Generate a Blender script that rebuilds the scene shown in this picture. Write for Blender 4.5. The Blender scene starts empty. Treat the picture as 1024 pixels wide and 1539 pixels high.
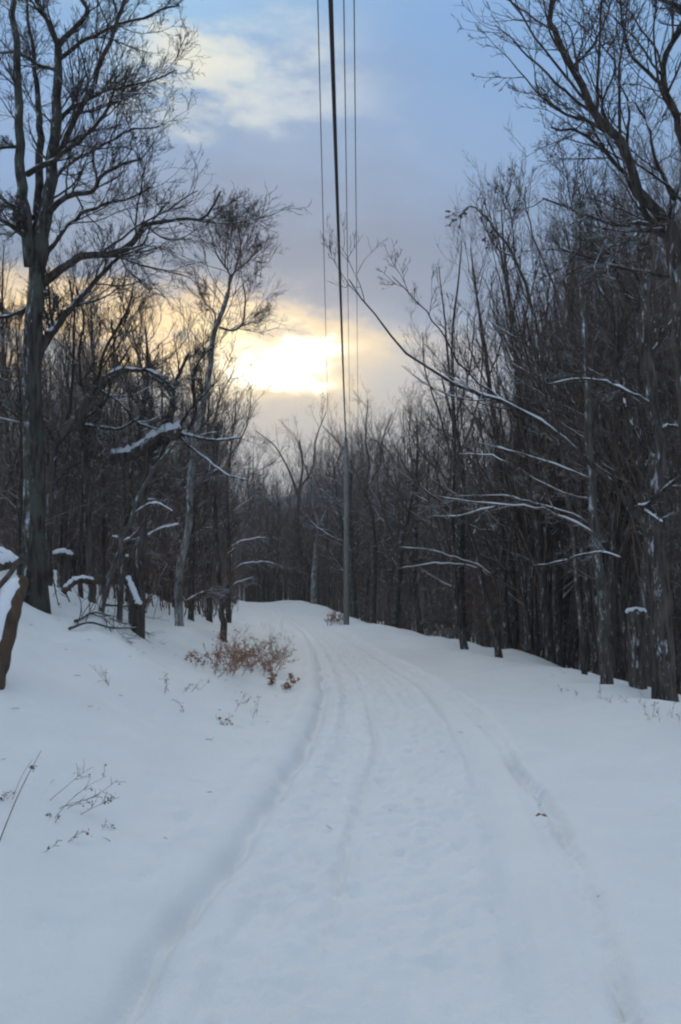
import bpy, math, random
import numpy as np

R = math.radians
C = bpy.context.scene.collection
sc = bpy.context.scene
F = 1333.0
PITCH = R(4.74)
EYE = 1.6
cP, sP = math.cos(PITCH), math.sin(PITCH)


# ------------------------------------------------------------------ numbers
def lattice(ix, iy, seed):
    h = (ix.astype(np.int64) * 374761393 + iy.astype(np.int64) * 668265263 + seed * 974634777) & 0xffffffff
    h = ((h ^ (h >> 13)) * 1274126177) & 0xffffffff
    h = h ^ (h >> 16)
    return (h & 0xffff) / 65535.0


def noise2(x, y, seed=0):
    x0 = np.floor(x); y0 = np.floor(y)
    fx = x - x0; fy = y - y0
    fx = fx * fx * (3 - 2 * fx); fy = fy * fy * (3 - 2 * fy)
    a = lattice(x0, y0, seed); b = lattice(x0 + 1, y0, seed)
    c = lattice(x0, y0 + 1, seed); d = lattice(x0 + 1, y0 + 1, seed)
    return (a + (b - a) * fx) * (1 - fy) + (c + (d - c) * fx) * fy - .5


def smooth_table(xs, ys, x0, x1, w):
    g = np.linspace(x0, x1, 2000)
    v = np.interp(g, xs, ys)
    n = max(3, int(w / (g[1] - g[0])) | 1)
    k = np.hanning(n + 2)[1:-1]; k /= k.sum()
    v = np.convolve(np.pad(v, n // 2, mode='edge'), k, mode='valid')
    return g, v


CY = smooth_table([-30, 0, 3.3, 4.2, 5.3, 7.1, 8.9, 10.9, 14.6, 20.5, 30, 40, 50, 65, 85, 110, 150],
                  [-1.5, -.2, .11, .23, .35, .53, .66, .73, .74, .55, .15, -.5, -1.6, -3.7, -7.2, -13, -24], -30, 150, 2.5)
HY = smooth_table([-60, 0, 10, 15, 20.5, 30, 40, 50, 58, 70, 85, 92, 110, 150, 260, 1500],
                  [0, 0, 0, -.08, -.26, -.52, -.60, -.56, -.40, -.12, .02, -.15, -1.3, -3, -20, -30], -60, 1500, 6)
HYn = smooth_table([-60, 0, 10, 15, 20.5, 30, 40, 50, 58, 70, 85, 92, 110, 150],
                   [0, 0, 0, -.08, -.26, -.52, -.60, -.56, -.40, -.12, .02, -.15, -1.3, -3], -60, 150, 5)
EW = smooth_table([-30, 0, 12, 17, 29, 40, 50, 80, 120], [4.2, 4.1, 3.95, 4.1, 5.0, 4.4, 2.5, 2.9, 3], -30, 120, 4)
BK = smooth_table([0, .4, 2, 4, 7, 12, 40], [0, .05, .76, 1.66, 2.30, 2.6, 3.4], 0, 40, 1.2)
BS = smooth_table([-30, 0, 6, 24, 32, 45, 60, 90, 130], [.55, .6, .92, 1.0, .72, .45, .4, .35, .2], -30, 130, 6)
RD = smooth_table([0, .5, 2.0, 8, 30, 200, 700], [0, -.12, -.75, -1.9, -2.8, -14, -30], 0, 700, 1.0)


# melt hollows and drifted rims round the feet of the nearest trunks
HOLLOWS = [((px_ - 512) / F * d_, d_, r_) for px_, d_, r_ in ((56, 13, .50), (76, 14.5, .25), (140, 15, .25), (208, 15.5, .30), (271, 19, .25), (335, 21, .28), (1002, 12.4, .48), (912, 14, .34), (752, 23, .3), (699, 27, .3), (521, 50, .5))]


def centre(y):
    return np.interp(y, *CY)


def ground(x, y, detail=True):
    x = np.asarray(x, float); y = np.asarray(y, float)
    c = centre(y)
    s = x - c
    base = np.where(y < 140, np.interp(y, *HYn), np.interp(y, *HY))
    ls = np.clip(-s - 1.55, 0, None)
    ls = ls + .35 * noise2(y / 3.1, x / 5.0, 5) * np.clip(ls, 0, 1)
    h = base + np.interp(ls, *BK) * np.interp(y, *BS)
    rs = np.clip(s - np.interp(y, *EW) + .5 * noise2(y / 2.6, y * 0, 9), 0, None)
    h = h + np.interp(rs, *RD)
    off = np.clip((np.abs(s) - 1.1) / 1.0, 0, 1)
    h = h + off * (.18 * noise2(x / 2.7, y / 3.6, 1) + .09 * noise2(x / .9, y / 1.3, 2))
    h = h + np.clip((ls - 1.0) / 2, 0, 1) * (.42 * noise2(x / 1.0, y / 1.2, 60) + .10 * noise2(x / .35, y / .4, 61))
    h = h + np.clip(ls / 3, 0, 1) * .35 * noise2(x / 2.2, y / 2.2, 3)
    # a low swell on the right shoulder with wind ripples
    sh = np.exp(-((s - 3.1) / 1.0) ** 2)
    h = h + .16 * sh
    for hx_, hy_, hr_ in HOLLOWS:
        r2 = ((x - hx_) ** 2 + (y - hy_) ** 2) / hr_ ** 2
        h = h - .07 * np.exp(-r2) + .02 * np.exp(-(np.sqrt(r2) - 1.9) ** 2 * 2)
    far = np.clip((y - 110) / 200, 0, 1) + np.clip((np.abs(x) - 50) / 200, 0, 1)
    h = h + far * 14 * noise2(x / 130, y / 130, 4)
    if detail:
        wob = .09 * noise2(y / 1.1, y * 0, 11) + .03 * noise2(y / .23, y * 0, 12)
        wob2 = .12 * noise2(y / 1.6, y * 0, 13) + .018 * noise2(y / .07, y * 0, 14) + .02 * noise2(y / .35, y * 0, 44)
        near = np.clip((34 - y) / 24, .22, 1)
        # left rut
        q = s + 1.0 + wob
        h = h - .095 * np.exp(-(q / .06) ** 2) * near * (1 + .7 * noise2(y / .3, x / .3, 15)) + .030 * np.exp(-((q - .2) / .10) ** 2)
        h = h + .07 * np.exp(-((q + .26) / .16) ** 2)
        # right edge, crisp broken lip
        q = s - 1.0 + wob2
        h = h - .060 * np.exp(-(q / .035) ** 2) * near * (1 + .8 * noise2(y / .07, x / .07, 16)) * np.clip(.75 + 1.1 * noise2(y / .9, y * 0, 62), .2, 1.2)
        h = h + .05 / (1 + np.exp(-np.clip((q - .03) / .025, -30, 30))) * np.exp(-np.clip(q, 0, 9) / 1.6)
        # smooth wheel band inside the right edge
        q = s - .50 + .06 * noise2(y / 1.9, y * 0, 17)
        h = h - .022 / (1 + np.exp(-np.clip(q / .03, -30, 30))) * (s < .97) + .010 * np.exp(-(q / .06) ** 2)
        # narrow sledge groove
        q = s + .33 + .10 * noise2(y / 1.5, y * 0, 18)
        gate = np.clip(.6 + 1.3 * noise2(y / 1.7, y * 0, 19), 0, 1)
        h = h - .048 * np.exp(-(q / .026) ** 2) * gate + .010 * np.exp(-((q - .07) / .04) ** 2) * gate
        q = s - .02 + .12 * noise2(y / 1.2, y * 0, 28)
        h = h - .014 * np.exp(-(q / .03) ** 2) * np.clip(.4 + 1.6 * noise2(y / .9, y * 0, 29), 0, 1)
        # packed snow: long runner streaks, scuffs and crumbs that follow the road
        tr = np.clip((1.0 - np.abs(s)) / .15, 0, 1)
        tc_ = tr * np.clip((.62 - s) / .15, .2, 1)
        h = h + tr * (.016 * noise2(s / .07, y / 1.1, 20) + .012 * noise2(s / .035, y / .5, 46) + .022 * noise2(s / .25, y / 2.0, 22)) * near
        h = h + tc_ * (.026 * noise2(s / .045, y / .09, 21) + .020 * noise2(s / .11, y / .2, 45))
        h = h - tc_ * .16 * np.clip(noise2(s / .12, y / .22, 23) - .27, 0, 1)
        # tyre grooves: a broad one beside each edge
        for o_, w_, a_, k_ in ((-.62, .09, .016, 47), (.70, .10, .020, 48)):
            q = s - o_ + .06 * noise2(y / 2.3, y * 0, k_)
            h = h - a_ * np.exp(-(q / w_) ** 2) * near + a_ * .5 * np.exp(-((np.abs(q) - w_ * 1.8) / (w_ * .6)) ** 2) * near
        # old scuffs left of the rut
        le = np.exp(-((s + 1.6) / .45) ** 2)
        h = h - le * .16 * np.clip(noise2(x / .16, y / .2, 24) - .27, 0, 1)
        h = h + (1 - tr) * (.008 * noise2(x / .06, y / .07, 25) + .016 * noise2(x / .4, y / .3, 50) + .010 * noise2(x / .15, y / .13, 51))
        # wind ripples, right shoulder
        rp = np.clip((s - 1.8) / 1.0, 0, 1) * np.clip((y - 6) / 3, 0, 1)
        h = h + rp * .028 * np.sin(y * 3.1 + 1.1 * s + 5 * noise2(x / 1.9, y / 1.9, 26)) * np.clip(.5 + noise2(x / 2.5, y / 2.5, 27) * 1.6, 0, 1)
    return h


def gz(x, y):
    return float(ground(np.array([x]), np.array([y]), False)[0])


def P(px, py, d):
    """a point of the place seen at (px, py), d metres ahead"""
    u = (px - 512) / F; v = (769.5 - py) / F
    wy = cP - v * sP; wz = sP + v * cP
    k = d / wy
    return np.array([u * k, d, EYE + wz * k])


def on_ground(px, py, far=95):
    u = (px - 512) / F; v = (769.5 - py) / F
    d = np.arange(2.0, far, .05)
    k = d / (cP - v * sP)
    z = EYE + (sP + v * cP) * k
    g = ground(u * k, d, False)
    hit = np.nonzero(z <= g)[0]
    i = hit[0] if len(hit) else len(d) - 1
    return np.array([u * k[i], d[i], g[i]])


# ------------------------------------------------------------------ materials
def new_mat(name):
    m = bpy.data.materials.new(name); m.use_nodes = True
    n = m.node_tree.nodes; l = m.node_tree.links
    return m, n, l, n['Principled BSDF']


def ramp(n, stops):
    r = n.new('ShaderNodeValToRGB')
    e = r.color_ramp.elements
    while len(e) < len(stops): e.new(.5)
    for i, (p, c) in enumerate(stops):
        e[i].position = p; e[i].color = (*c, 1) if len(c) == 3 else c
    return r


def snow_mat(name, bump=1.0, col=(.83, .85, .865)):
    m, n, l, b = new_mat(name)
    tc = n.new('ShaderNodeTexCoord')
    n1 = n.new('ShaderNodeTexNoise'); n1.inputs['Scale'].default_value = 22; n1.inputs['Detail'].default_value = 6
    n1.inputs['Roughness'].default_value = .65
    n2 = n.new('ShaderNodeTexNoise'); n2.inputs['Scale'].default_value = 1.6; n2.inputs['Detail'].default_value = 4
    l.new(tc.outputs['Object'], n1.inputs['Vector']); l.new(tc.outputs['Object'], n2.inputs['Vector'])
    r = ramp(n, [(.3, tuple(c * .95 for c in col)), (.7, col)])
    l.new(n2.outputs['Fac'], r.inputs['Fac']); l.new(r.outputs['Color'], b.inputs['Base Color'])
    bp = n.new('ShaderNodeBump'); bp.inputs['Strength'].default_value = .8 * bump; bp.inputs['Distance'].default_value = .016
    l.new(n1.outputs['Fac'], bp.inputs['Height']); l.new(bp.outputs['Normal'], b.inputs['Normal'])
    b.inputs['Roughness'].default_value = .75
    b.inputs['Specular IOR Level'].default_value = .25
    return m


def bark_mat(name, dark, light, moss=None, snow=.0, scale=9.0, top=0):
    m, n, l, b = new_mat(name)
    tc = n.new('ShaderNodeTexCoord')
    mp = n.new('ShaderNodeMapping'); mp.inputs['Scale'].default_value = (1, 1, .16)
    l.new(tc.outputs['Object'], mp.inputs['Vector'])
    n1 = n.new('ShaderNodeTexNoise'); n1.inputs['Scale'].default_value = scale * 2; n1.inputs['Detail'].default_value = 5
    l.new(mp.outputs['Vector'], n1.inputs['Vector'])
    r = ramp(n, [(.35, dark), (.7, light)]); l.new(n1.outputs['Fac'], r.inputs['Fac'])
    out = r.outputs['Color']
    if moss:
        n2 = n.new('ShaderNodeTexNoise'); n2.inputs['Scale'].default_value = 3.3; n2.inputs['Detail'].default_value = 4
        l.new(tc.outputs['Object'], n2.inputs['Vector'])
        r2 = ramp(n, [(.5, (0, 0, 0)), (.62, (1, 1, 1))]); l.new(n2.outputs['Fac'], r2.inputs['Fac'])
        mx = n.new('ShaderNodeMix'); mx.data_type = 'RGBA'
        l.new(r2.outputs['Color'], mx.inputs['Factor']); l.new(out, mx.inputs['A']); mx.inputs['B'].default_value = (*moss, 1)
        out = mx.outputs['Result']
    if snow > 0:
        # wind-blown snow stuck to the weather side of the bark, in patches with an outline of their own
        n3 = n.new('ShaderNodeTexNoise'); n3.inputs['Scale'].default_value = 16.0; n3.inputs['Detail'].default_value = 8; n3.inputs['Roughness'].default_value = .75
        mp3 = n.new('ShaderNodeMapping'); mp3.inputs['Scale'].default_value = (1, 1, .28)
        oi = n.new('ShaderNodeObjectInfo')
        ad = n.new('ShaderNodeVectorMath'); ad.operation = 'ADD'
        l.new(tc.outputs['Object'], ad.inputs[0]); l.new(oi.outputs['Location'], ad.inputs[1])
        l.new(ad.outputs['Vector'], mp3.inputs['Vector']); l.new(mp3.outputs['Vector'], n3.inputs['Vector'])
        ge = n.new('ShaderNodeNewGeometry')
        dt = n.new('ShaderNodeVectorMath'); dt.operation = 'DOT_PRODUCT'; dt.inputs[1].default_value = (-.55, -.75, .35)
        l.new(ge.outputs['Normal'], dt.inputs[0])
        ml = n.new('ShaderNodeMath'); ml.operation = 'MULTIPLY_ADD'; ml.inputs[1].default_value = .20
        l.new(dt.outputs['Value'], ml.inputs[0]); l.new(n3.outputs['Fac'], ml.inputs[2])
        r3 = ramp(n, [(.74 - snow * .1, (0, 0, 0)), (.88 - snow * .1, (1, 1, 1))]); l.new(ml.outputs[0], r3.inputs['Fac'])
        mx = n.new('ShaderNodeMix'); mx.data_type = 'RGBA'
        l.new(r3.outputs['Color'], mx.inputs['Factor']); l.new(out, mx.inputs['A']); mx.inputs['B'].default_value = (.72, .77, .82, 1)
        out = mx.outputs['Result']
    if top:
        n4 = n.new('ShaderNodeTexNoise'); n4.inputs['Scale'].default_value = 2.6; n4.inputs['Detail'].default_value = 6; n4.inputs['Roughness'].default_value = .7
        oi = n.new('ShaderNodeObjectInfo'); ad = n.new('ShaderNodeVectorMath'); ad.operation = 'ADD'
        l.new(tc.outputs['Object'], ad.inputs[0]); l.new(oi.outputs['Location'], ad.inputs[1]); l.new(ad.outputs['Vector'], n4.inputs['Vector'])
        ge = n.new('ShaderNodeNewGeometry'); sx = n.new('ShaderNodeSeparateXYZ'); l.new(ge.outputs['Normal'], sx.inputs[0])
        ml = n.new('ShaderNodeMath'); ml.operation = 'MULTIPLY_ADD'; ml.inputs[1].default_value = .30
        l.new(sx.outputs['Z'], ml.inputs[0]); l.new(n4.outputs['Fac'], ml.inputs[2])
        r4 = ramp(n, [(.70 - top * .1, (0, 0, 0)), (.74 - top * .1, (1, 1, 1))]); l.new(ml.outputs[0], r4.inputs['Fac'])
        mx = n.new('ShaderNodeMix'); mx.data_type = 'RGBA'
        l.new(r4.outputs['Color'], mx.inputs['Factor']); l.new(out, mx.inputs['A']); mx.inputs['B'].default_value = (.72, .77, .82, 1)
        out = mx.outputs['Result']
    l.new(out, b.inputs['Base Color'])
    bp = n.new('ShaderNodeBump'); bp.inputs['Strength'].default_value = 1; bp.inputs['Distance'].default_value = .05
    l.new(n1.outputs['Fac'], bp.inputs['Height']); l.new(bp.outputs['Normal'], b.inputs['Normal'])
    b.inputs['Roughness'].default_value = .9; b.inputs['Specular IOR Level'].default_value = .15
    return m


def leaf_mat(name, a, b_):
    m, n, l, b = new_mat(name)
    tc = n.new('ShaderNodeTexCoord')
    n1 = n.new('ShaderNodeTexNoise'); n1.inputs['Scale'].default_value = 14
    l.new(tc.outputs['Object'], n1.inputs['Vector'])
    r = ramp(n, [(.35, a), (.65, b_)]); l.new(n1.outputs['Fac'], r.inputs['Fac']); l.new(r.outputs['Color'], b.inputs['Base Color'])
    b.inputs['Roughness'].default_value = .8; b.inputs['Specular IOR Level'].default_value = .2
    return m


M_SNOW = snow_mat('snow')
M_SNOWC = snow_mat('clinging_snow', .6, (.78, .82, .87))
M_OAK = bark_mat('oak_bark', (.025, .022, .020), (.10, .088, .076), (.080, .084, .066), .20, 9)
M_BARK = bark_mat('dark_bark', (.040, .032, .028), (.135, .108, .092), None, .14)
M_BARKG = bark_mat('grey_bark', (.055, .048, .043), (.15, .13, .115), (.095, .095, .078), .30)
M_TWIG = bark_mat('twig_bark', (.075, .056, .048), (.20, .148, .122), None, 0, 9, .17)
M_TWIGR = bark_mat('reddish_twig_bark', (.105, .072, .060), (.22, .145, .118), None, 0, 9, .17)
M_LIMB = bark_mat('dark_limb_bark', (.030, .024, .021), (.10, .080, .068), None, 0, 9, .12)
M_BIRCH = bark_mat('pale_birch_bark', (.12, .11, .10), (.36, .35, .33), (.09, .08, .07), .5, 5)
M_LOG = bark_mat('rotten_log_bark', (.045, .034, .028), (.15, .105, .080), (.10, .065, .045), 0, 6)
M_POLE = bark_mat('weathered_pole_wood', (.20, .19, .18), (.34, .32, .30), None, 0, 10)
M_DRY = leaf_mat('dry_brown_leaf', (.26, .12, .065), (.44, .24, .145))
M_RUST = leaf_mat('rusty_stem', (.20, .10, .06), (.34, .18, .11))
M_DULL = leaf_mat('dull_weed_leaf', (.15, .10, .08), (.27, .19, .15))
M_STRAW = leaf_mat('dry_weed_stem', (.16, .12, .10), (.26, .20, .17))


def metal(name, c):
    m, n, l, b = new_mat(name)
    t = n.new('ShaderNodeTexNoise'); t.inputs['Scale'].default_value = 30
    r = ramp(n, [(.3, tuple(x * .8 for x in c)), (.7, c)]); l.new(t.outputs['Fac'], r.inputs['Fac'])
    l.new(r.outputs['Color'], b.inputs['Base Color']); b.inputs['Roughness'].default_value = .6
    return m


M_CABLE = metal('black_cable_sheath', (.025, .025, .028))
M_WIRE = metal('weathered_wire', (.10, .10, .11))


# ------------------------------------------------------------------ meshes
def tubes(paths, rad, k):
    """paths (N,P,3), rad (N,P) -> verts, quads"""
    N, Pn, _ = paths.shape
    if N == 0: return np.zeros((0, 3)), np.zeros((0, 4), int)
    T = np.gradient(paths, axis=1)
    T /= np.linalg.norm(T, axis=2, keepdims=True) + 1e-9
    mean = paths[:, -1] - paths[:, 0]
    mean /= np.linalg.norm(mean, axis=1, keepdims=True) + 1e-9
    ref = np.where(np.abs(mean[:, 2:3]) > .8, np.array([[1., .13, 0]]), np.array([[0, 0, 1.]]))
    n1 = np.cross(T, ref[:, None, :]); n1 /= np.linalg.norm(n1, axis=2, keepdims=True) + 1e-9
    n2 = np.cross(T, n1)
    a = np.arange(k) * 2 * math.pi / k
    v = paths[:, :, None, :] + rad[:, :, None, None] * (n1[:, :, None, :] * np.cos(a)[None, None, :, None] + n2[:, :, None, :] * np.sin(a)[None, None, :, None])
    idx = np.arange(N * Pn * k).reshape(N, Pn, k)
    nx = np.roll(idx, -1, axis=2)
    q = np.stack([idx[:, :-1], nx[:, :-1], nx[:, 1:], idx[:, 1:]], axis=-1).reshape(-1, 4)
    return v.reshape(-1, 3), q


class MB:
    def __init__(s): s.v = []; s.q = []; s.n = 0
    def add(s, v, q):
        if len(v):
            s.v.append(np.asarray(v, float)); s.q.append(np.asarray(q, int) + s.n); s.n += len(v)
    def tube(s, paths, rad, k):
        s.add(*tubes(paths, rad, k))
    def one(s, pts, rad, k, cap=True):
        pts = np.asarray(pts, float); rad = np.asarray(rad, float)
        if cap:
            pts = np.vstack([pts[:1], pts, pts[-1:] + (pts[-1:] - pts[-2:-1]) * .02]); rad = np.concatenate([[rad[0] * .02], rad, [rad[-1] * .02]])
            pts[0] = pts[1] - (pts[2] - pts[1]) * .01
        s.tube(pts[None], rad[None], k)
    def mesh(s, name, mat, smooth=True):
        me = bpy.data.meshes.new(name)
        if s.n == 0: return me
        v = np.concatenate(s.v); q = np.concatenate(s.q)
        me.vertices.add(len(v)); me.vertices.foreach_set('co', v.astype(np.float32).ravel())
        me.loops.add(len(q) * 4); me.loops.foreach_set('vertex_index', q.astype(np.int32).ravel())
        me.polygons.add(len(q)); me.polygons.foreach_set('loop_start', np.arange(0, len(q) * 4, 4, dtype=np.int32))
        me.polygons.foreach_set('use_smooth', np.full(len(q), smooth))
        me.update(calc_edges=True); me.materials.append(mat)
        return me


def link(name, me, parent=None):
    o = bpy.data.objects.new(name, me); C.objects.link(o)
    if parent: o.parent = parent
    return o


def tag(o, label, cat, group=None, kind=None):
    if label: o['label'] = label
    if cat: o['category'] = cat
    if group: o['group'] = group
    if kind: o['kind'] = kind
    return o


def thing(name, loc, label, cat, group=None, kind=None):
    o = bpy.data.objects.new(name, None); C.objects.link(o)
    o.location = loc; o.empty_display_size = .2
    return tag(o, label, cat, group, kind)


def unit(v):
    return v / (np.linalg.norm(v, axis=-1, keepdims=True) + 1e-9)


def spawn(rng, par, rad, k, t0, t1, a0, a1, lenf, Pn, up, wob, rf=.55, tip=.35, minr=.004, taper=.55, abslen=None):
    N, Pp, _ = par.shape
    idx = np.repeat(np.arange(N), k); M = len(idx)
    t = rng.uniform(t0, t1, M)
    f = t * (Pp - 1); i = np.minimum(f.astype(int), Pp - 2); a = (f - i)[:, None]
    pos = par[idx, i] * (1 - a) + par[idx, i + 1] * a
    tan = unit(par[idx, i + 1] - par[idx, i])
    r = rad[idx, i] * (1 - a[:, 0]) + rad[idx, i + 1] * a[:, 0]
    plen = np.linalg.norm(np.diff(par, axis=1), axis=2).sum(1)
    perp = unit(np.cross(tan, rng.normal(size=(M, 3))))
    ang = rng.uniform(a0, a1, M)[:, None]
    d = unit(np.cos(ang) * tan + np.sin(ang) * perp + np.array([0, 0, up * .8]))
    L = (plen[idx] if abslen is None else np.full(M, abslen)) * lenf * (1 - taper * t) * rng.uniform(.55, 1.25, M)
    path = np.zeros((M, Pn, 3)); path[:, 0] = pos
    seg = (L / (Pn - 1))[:, None]
    for j in range(1, Pn):
        path[:, j] = path[:, j - 1] + d * seg
        d = unit(d + wob * rng.normal(size=(M, 3)) + np.array([0, 0, up]))
    rr = np.maximum(minr, r * rf)[:, None] * (1 - (1 - tip) * np.linspace(0, 1, Pn))[None]
    return path, np.maximum(rr, minr * .5)


def snow_on(mb, rng, paths, rad, rmin=.008, amt=1.0, k=5, cover=.8):
    """snow lying along the upper side of the flatter branches"""
    if len(paths) == 0: return
    sel = rad[:, 0] > rmin
    paths = paths[sel]; rad = rad[sel]
    if len(paths) == 0: return
    T = unit(np.gradient(paths, axis=1))
    hor = np.clip((np.sqrt(np.clip(1 - T[..., 2] ** 2, 0, 1)) - .60) / .30, 0, 1)
    keep = rng.uniform(size=(len(paths), 1)) < cover
    ph = rng.uniform(0, 6.28, (len(paths), 1)); ar = np.arange(rad.shape[1])[None]
    lump = (.7 + .6 * rng.uniform(size=rad.shape)) * (np.clip(.9 + .35 * np.sin(ar * .9 + ph) + .25 * rng.normal(size=rad.shape), 0, 1.3) if amt < 1.29 else 1.0)
    rs = (rad * .62 + .0045) * hor * keep * lump * amt
    rs[:, 0] *= .5; rs[:, -1] *= .2
    p = paths.copy(); p[..., 2] += rad * .55 + rs * .35
    ok = rs.max(1) > .004
    mb.tube(p[ok], rs[ok], k)


def catmull(pts, n):
    pts = np.asarray(pts, float)
    if len(pts) == 2: return pts[0] + (pts[1] - pts[0]) * np.linspace(0, 1, n)[:, None]
    p = np.vstack([2 * pts[0] - pts[1], pts, 2 * pts[-1] - pts[-2]])
    seg = len(pts) - 1
    out = []
    for u in np.linspace(0, seg, n):
        i = min(int(u), seg - 1); t = u - i
        a, b, c, d = p[i], p[i + 1], p[i + 2], p[i + 3]
        out.append(.5 * ((2 * b) + (-a + c) * t + (2 * a - 5 * b + 4 * c - d) * t * t + (-a + 3 * b - 3 * c + d) * t ** 3))
    return np.array(out)


def leaves(mb, rng, pos, size, droop=.7):
    """small curled leaf blades: two quads folded along the midrib"""
    N = len(pos)
    if N == 0: return
    d = rng.normal(size=(N, 3)); d[:, 2] = -abs(d[:, 2]) * droop * 2 + .2; d = unit(d)
    s = unit(np.cross(d, rng.normal(size=(N, 3)))); nn = np.cross(d, s)
    L = (size * rng.uniform(.6, 1.3, N))[:, None]; W = L * .30
    a = pos; m = pos + d * L * .5 + nn * L * .08; e = pos + d * L + nn * L * .25
    lft = m + s * W + nn * W * .6; rgt = m - s * W + nn * W * .6
    v = np.stack([a, lft, e, m, rgt], 1).reshape(-1, 3)
    b = np.arange(N)[:, None] * 5
    q = np.vstack([b + np.array([[0, 3, 2, 1]]), b + np.array([[0, 4, 2, 3]])])
    mb.add(v, q)


# ------------------------------------------------------------------ camera, light, sky
cam = bpy.data.cameras.new('camera'); co = bpy.data.objects.new('camera', cam); C.objects.link(co)
co.location = (0, 0, EYE); co.rotation_euler = (R(90) + PITCH, 0, 0)
cam.sensor_fit = 'VERTICAL'; cam.sensor_height = 24; cam.lens = 24 * F / 1539
cam.clip_start = .05; cam.clip_end = 6000
sc.camera = co
sc.render.resolution_x = 681; sc.render.resolution_y = 1024
sc.view_settings.view_transform = 'Standard'; sc.view_settings.look = 'None'
sc.view_settings.exposure = .37; sc.view_settings.gamma = 1
sc.cycles.use_denoising = True
sc.cycles.max_bounces = 3; sc.cycles.diffuse_bounces = 2; sc.cycles.glossy_bounces = 1; sc.cycles.volume_bounces = 0
sc.cycles.filter_width = 2.2
sc.cycles.use_adaptive_sampling = True; sc.cycles.adaptive_threshold = .03

SUN_AZ, SUN_EL = R(-3.7), R(14)
sd = bpy.data.lights.new('sun', 'SUN'); so = bpy.data.objects.new('sun', sd); C.objects.link(so)
sd.energy = .9; sd.angle = R(16); sd.color = (1, .86, .68)
so.location = (-20, 200, 60)
so.rotation_euler = (-(R(90) - SUN_EL), 0, -SUN_AZ * -1)
so.rotation_euler = (R(-90) + SUN_EL, 0, -SUN_AZ)


def dirv(px, py):
    u = (px - 512) / F; v = (769.5 - py) / F
    w = np.array([u, cP - v * sP, sP + v * cP])
    return w / np.linalg.norm(w)


w = bpy.data.worlds.new('World'); sc.world = w; w.use_nodes = True
wn = w.node_tree.nodes; wl = w.node_tree.links; wn.clear()


class S:
    """tiny expression layer over the world's math nodes"""
    def __init__(s, o): s.o = o
    def _m(op, a, b=None, c=None, clamp=False):
        m = wn.new('ShaderNodeMath'); m.operation = op; m.use_clamp = clamp
        for i, q in enumerate((a, b, c)):
            if q is None: continue
            if isinstance(q, S): wl.new(q.o, m.inputs[i])
            else: m.inputs[i].default_value = q
        return S(m.outputs[0])
    def __add__(a, b): return S._m('ADD', a, b)
    def __sub__(a, b): return S._m('SUBTRACT', a, b)
    def __mul__(a, b): return S._m('MULTIPLY', a, b)
    def __pow__(a, b): return S._m('POWER', a, b)
    def sat(a): return S._m('ADD', a, 0.0, clamp=True)


def sstep(x, e0, e1):
    m = wn.new('ShaderNodeMapRange'); m.interpolation_type = 'SMOOTHSTEP'
    m.inputs['From Min'].default_value = e0; m.inputs['From Max'].default_value = e1
    wl.new(x.o, m.inputs['Value']); return S(m.outputs['Result'])


tc = wn.new('ShaderNodeTexCoord')


def wnoise(scale, stretch=(1, 1, 1), detail=5, rough=.55, off=(0, 0, 0)):
    mp = wn.new('ShaderNodeMapping'); mp.inputs['Scale'].default_value = stretch; mp.inputs['Location'].default_value = off
    wl.new(tc.outputs['Generated'], mp.inputs['Vector'])
    t = wn.new('ShaderNodeTexNoise'); t.inputs['Scale'].default_value = scale; t.inputs['Detail'].default_value = detail
    t.inputs['Roughness'].default_value = rough
    wl.new(mp.outputs['Vector'], t.inputs['Vector']); return t


wp = wnoise(9, (1, 1, 2.0), 7, .62)
sub = wn.new('ShaderNodeVectorMath'); sub.operation = 'SUBTRACT'; wl.new(wp.outputs['Color'], sub.inputs[0]); sub.inputs[1].default_value = (.5, .5, .5)
scl = wn.new('ShaderNodeVectorMath'); scl.operation = 'SCALE'; wl.new(sub.outputs[0], scl.inputs[0]); scl.inputs['Scale'].default_value = .13
wd = wn.new('ShaderNodeVectorMath'); wd.operation = 'ADD'; wl.new(tc.outputs['Generated'], wd.inputs[0]); wl.new(scl.outputs[0], wd.inputs[1])


def dot(vec_out, v):
    m = wn.new('ShaderNodeVectorMath'); m.operation = 'DOT_PRODUCT'; wl.new(vec_out, m.inputs[0]); m.inputs[1].default_value = tuple(v)
    return S(m.outputs['Value'])


def blob(px, py, ax, ay, soft=1.0, warped=True):
    """1 at the centre of a soft oval patch of sky, 0 outside it"""
    c = dirv(px, py)
    e1 = np.cross(c, [0, 0, 1]); e1 /= np.linalg.norm(e1); e2 = np.cross(e1, c)
    src = wd.outputs[0] if warped else tc.outputs['Generated']
    a = dot(src, e1 / (ax / F)); b = dot(src, e2 / (ay / F)); f = dot(src, c)
    r2 = a * a + b * b
    r = S._m('SQRT', r2)
    return sstep(r, 1 + soft, max(0.0, 1 - soft)) * sstep(f, 0, .3)


def mixc(a, b, fac):
    m = wn.new('ShaderNodeMix'); m.data_type = 'RGBA'; m.clamp_factor = True
    wl.new(fac.o, m.inputs['Factor'])
    for q, s_ in ((a, 'A'), (b, 'B')):
        if isinstance(q, tuple): m.inputs[s_].default_value = (*q, 1)
        else: wl.new(q, m.inputs[s_])
    return m.outputs['Result']


def lin(r, g, b, k=1.0):
    f = lambda c: ((c / 255) / 12.92 if c / 255 <= .04045 else (((c / 255) + .055) / 1.055) ** 2.4) * k
    return (f(r), f(g), f(b))


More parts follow.
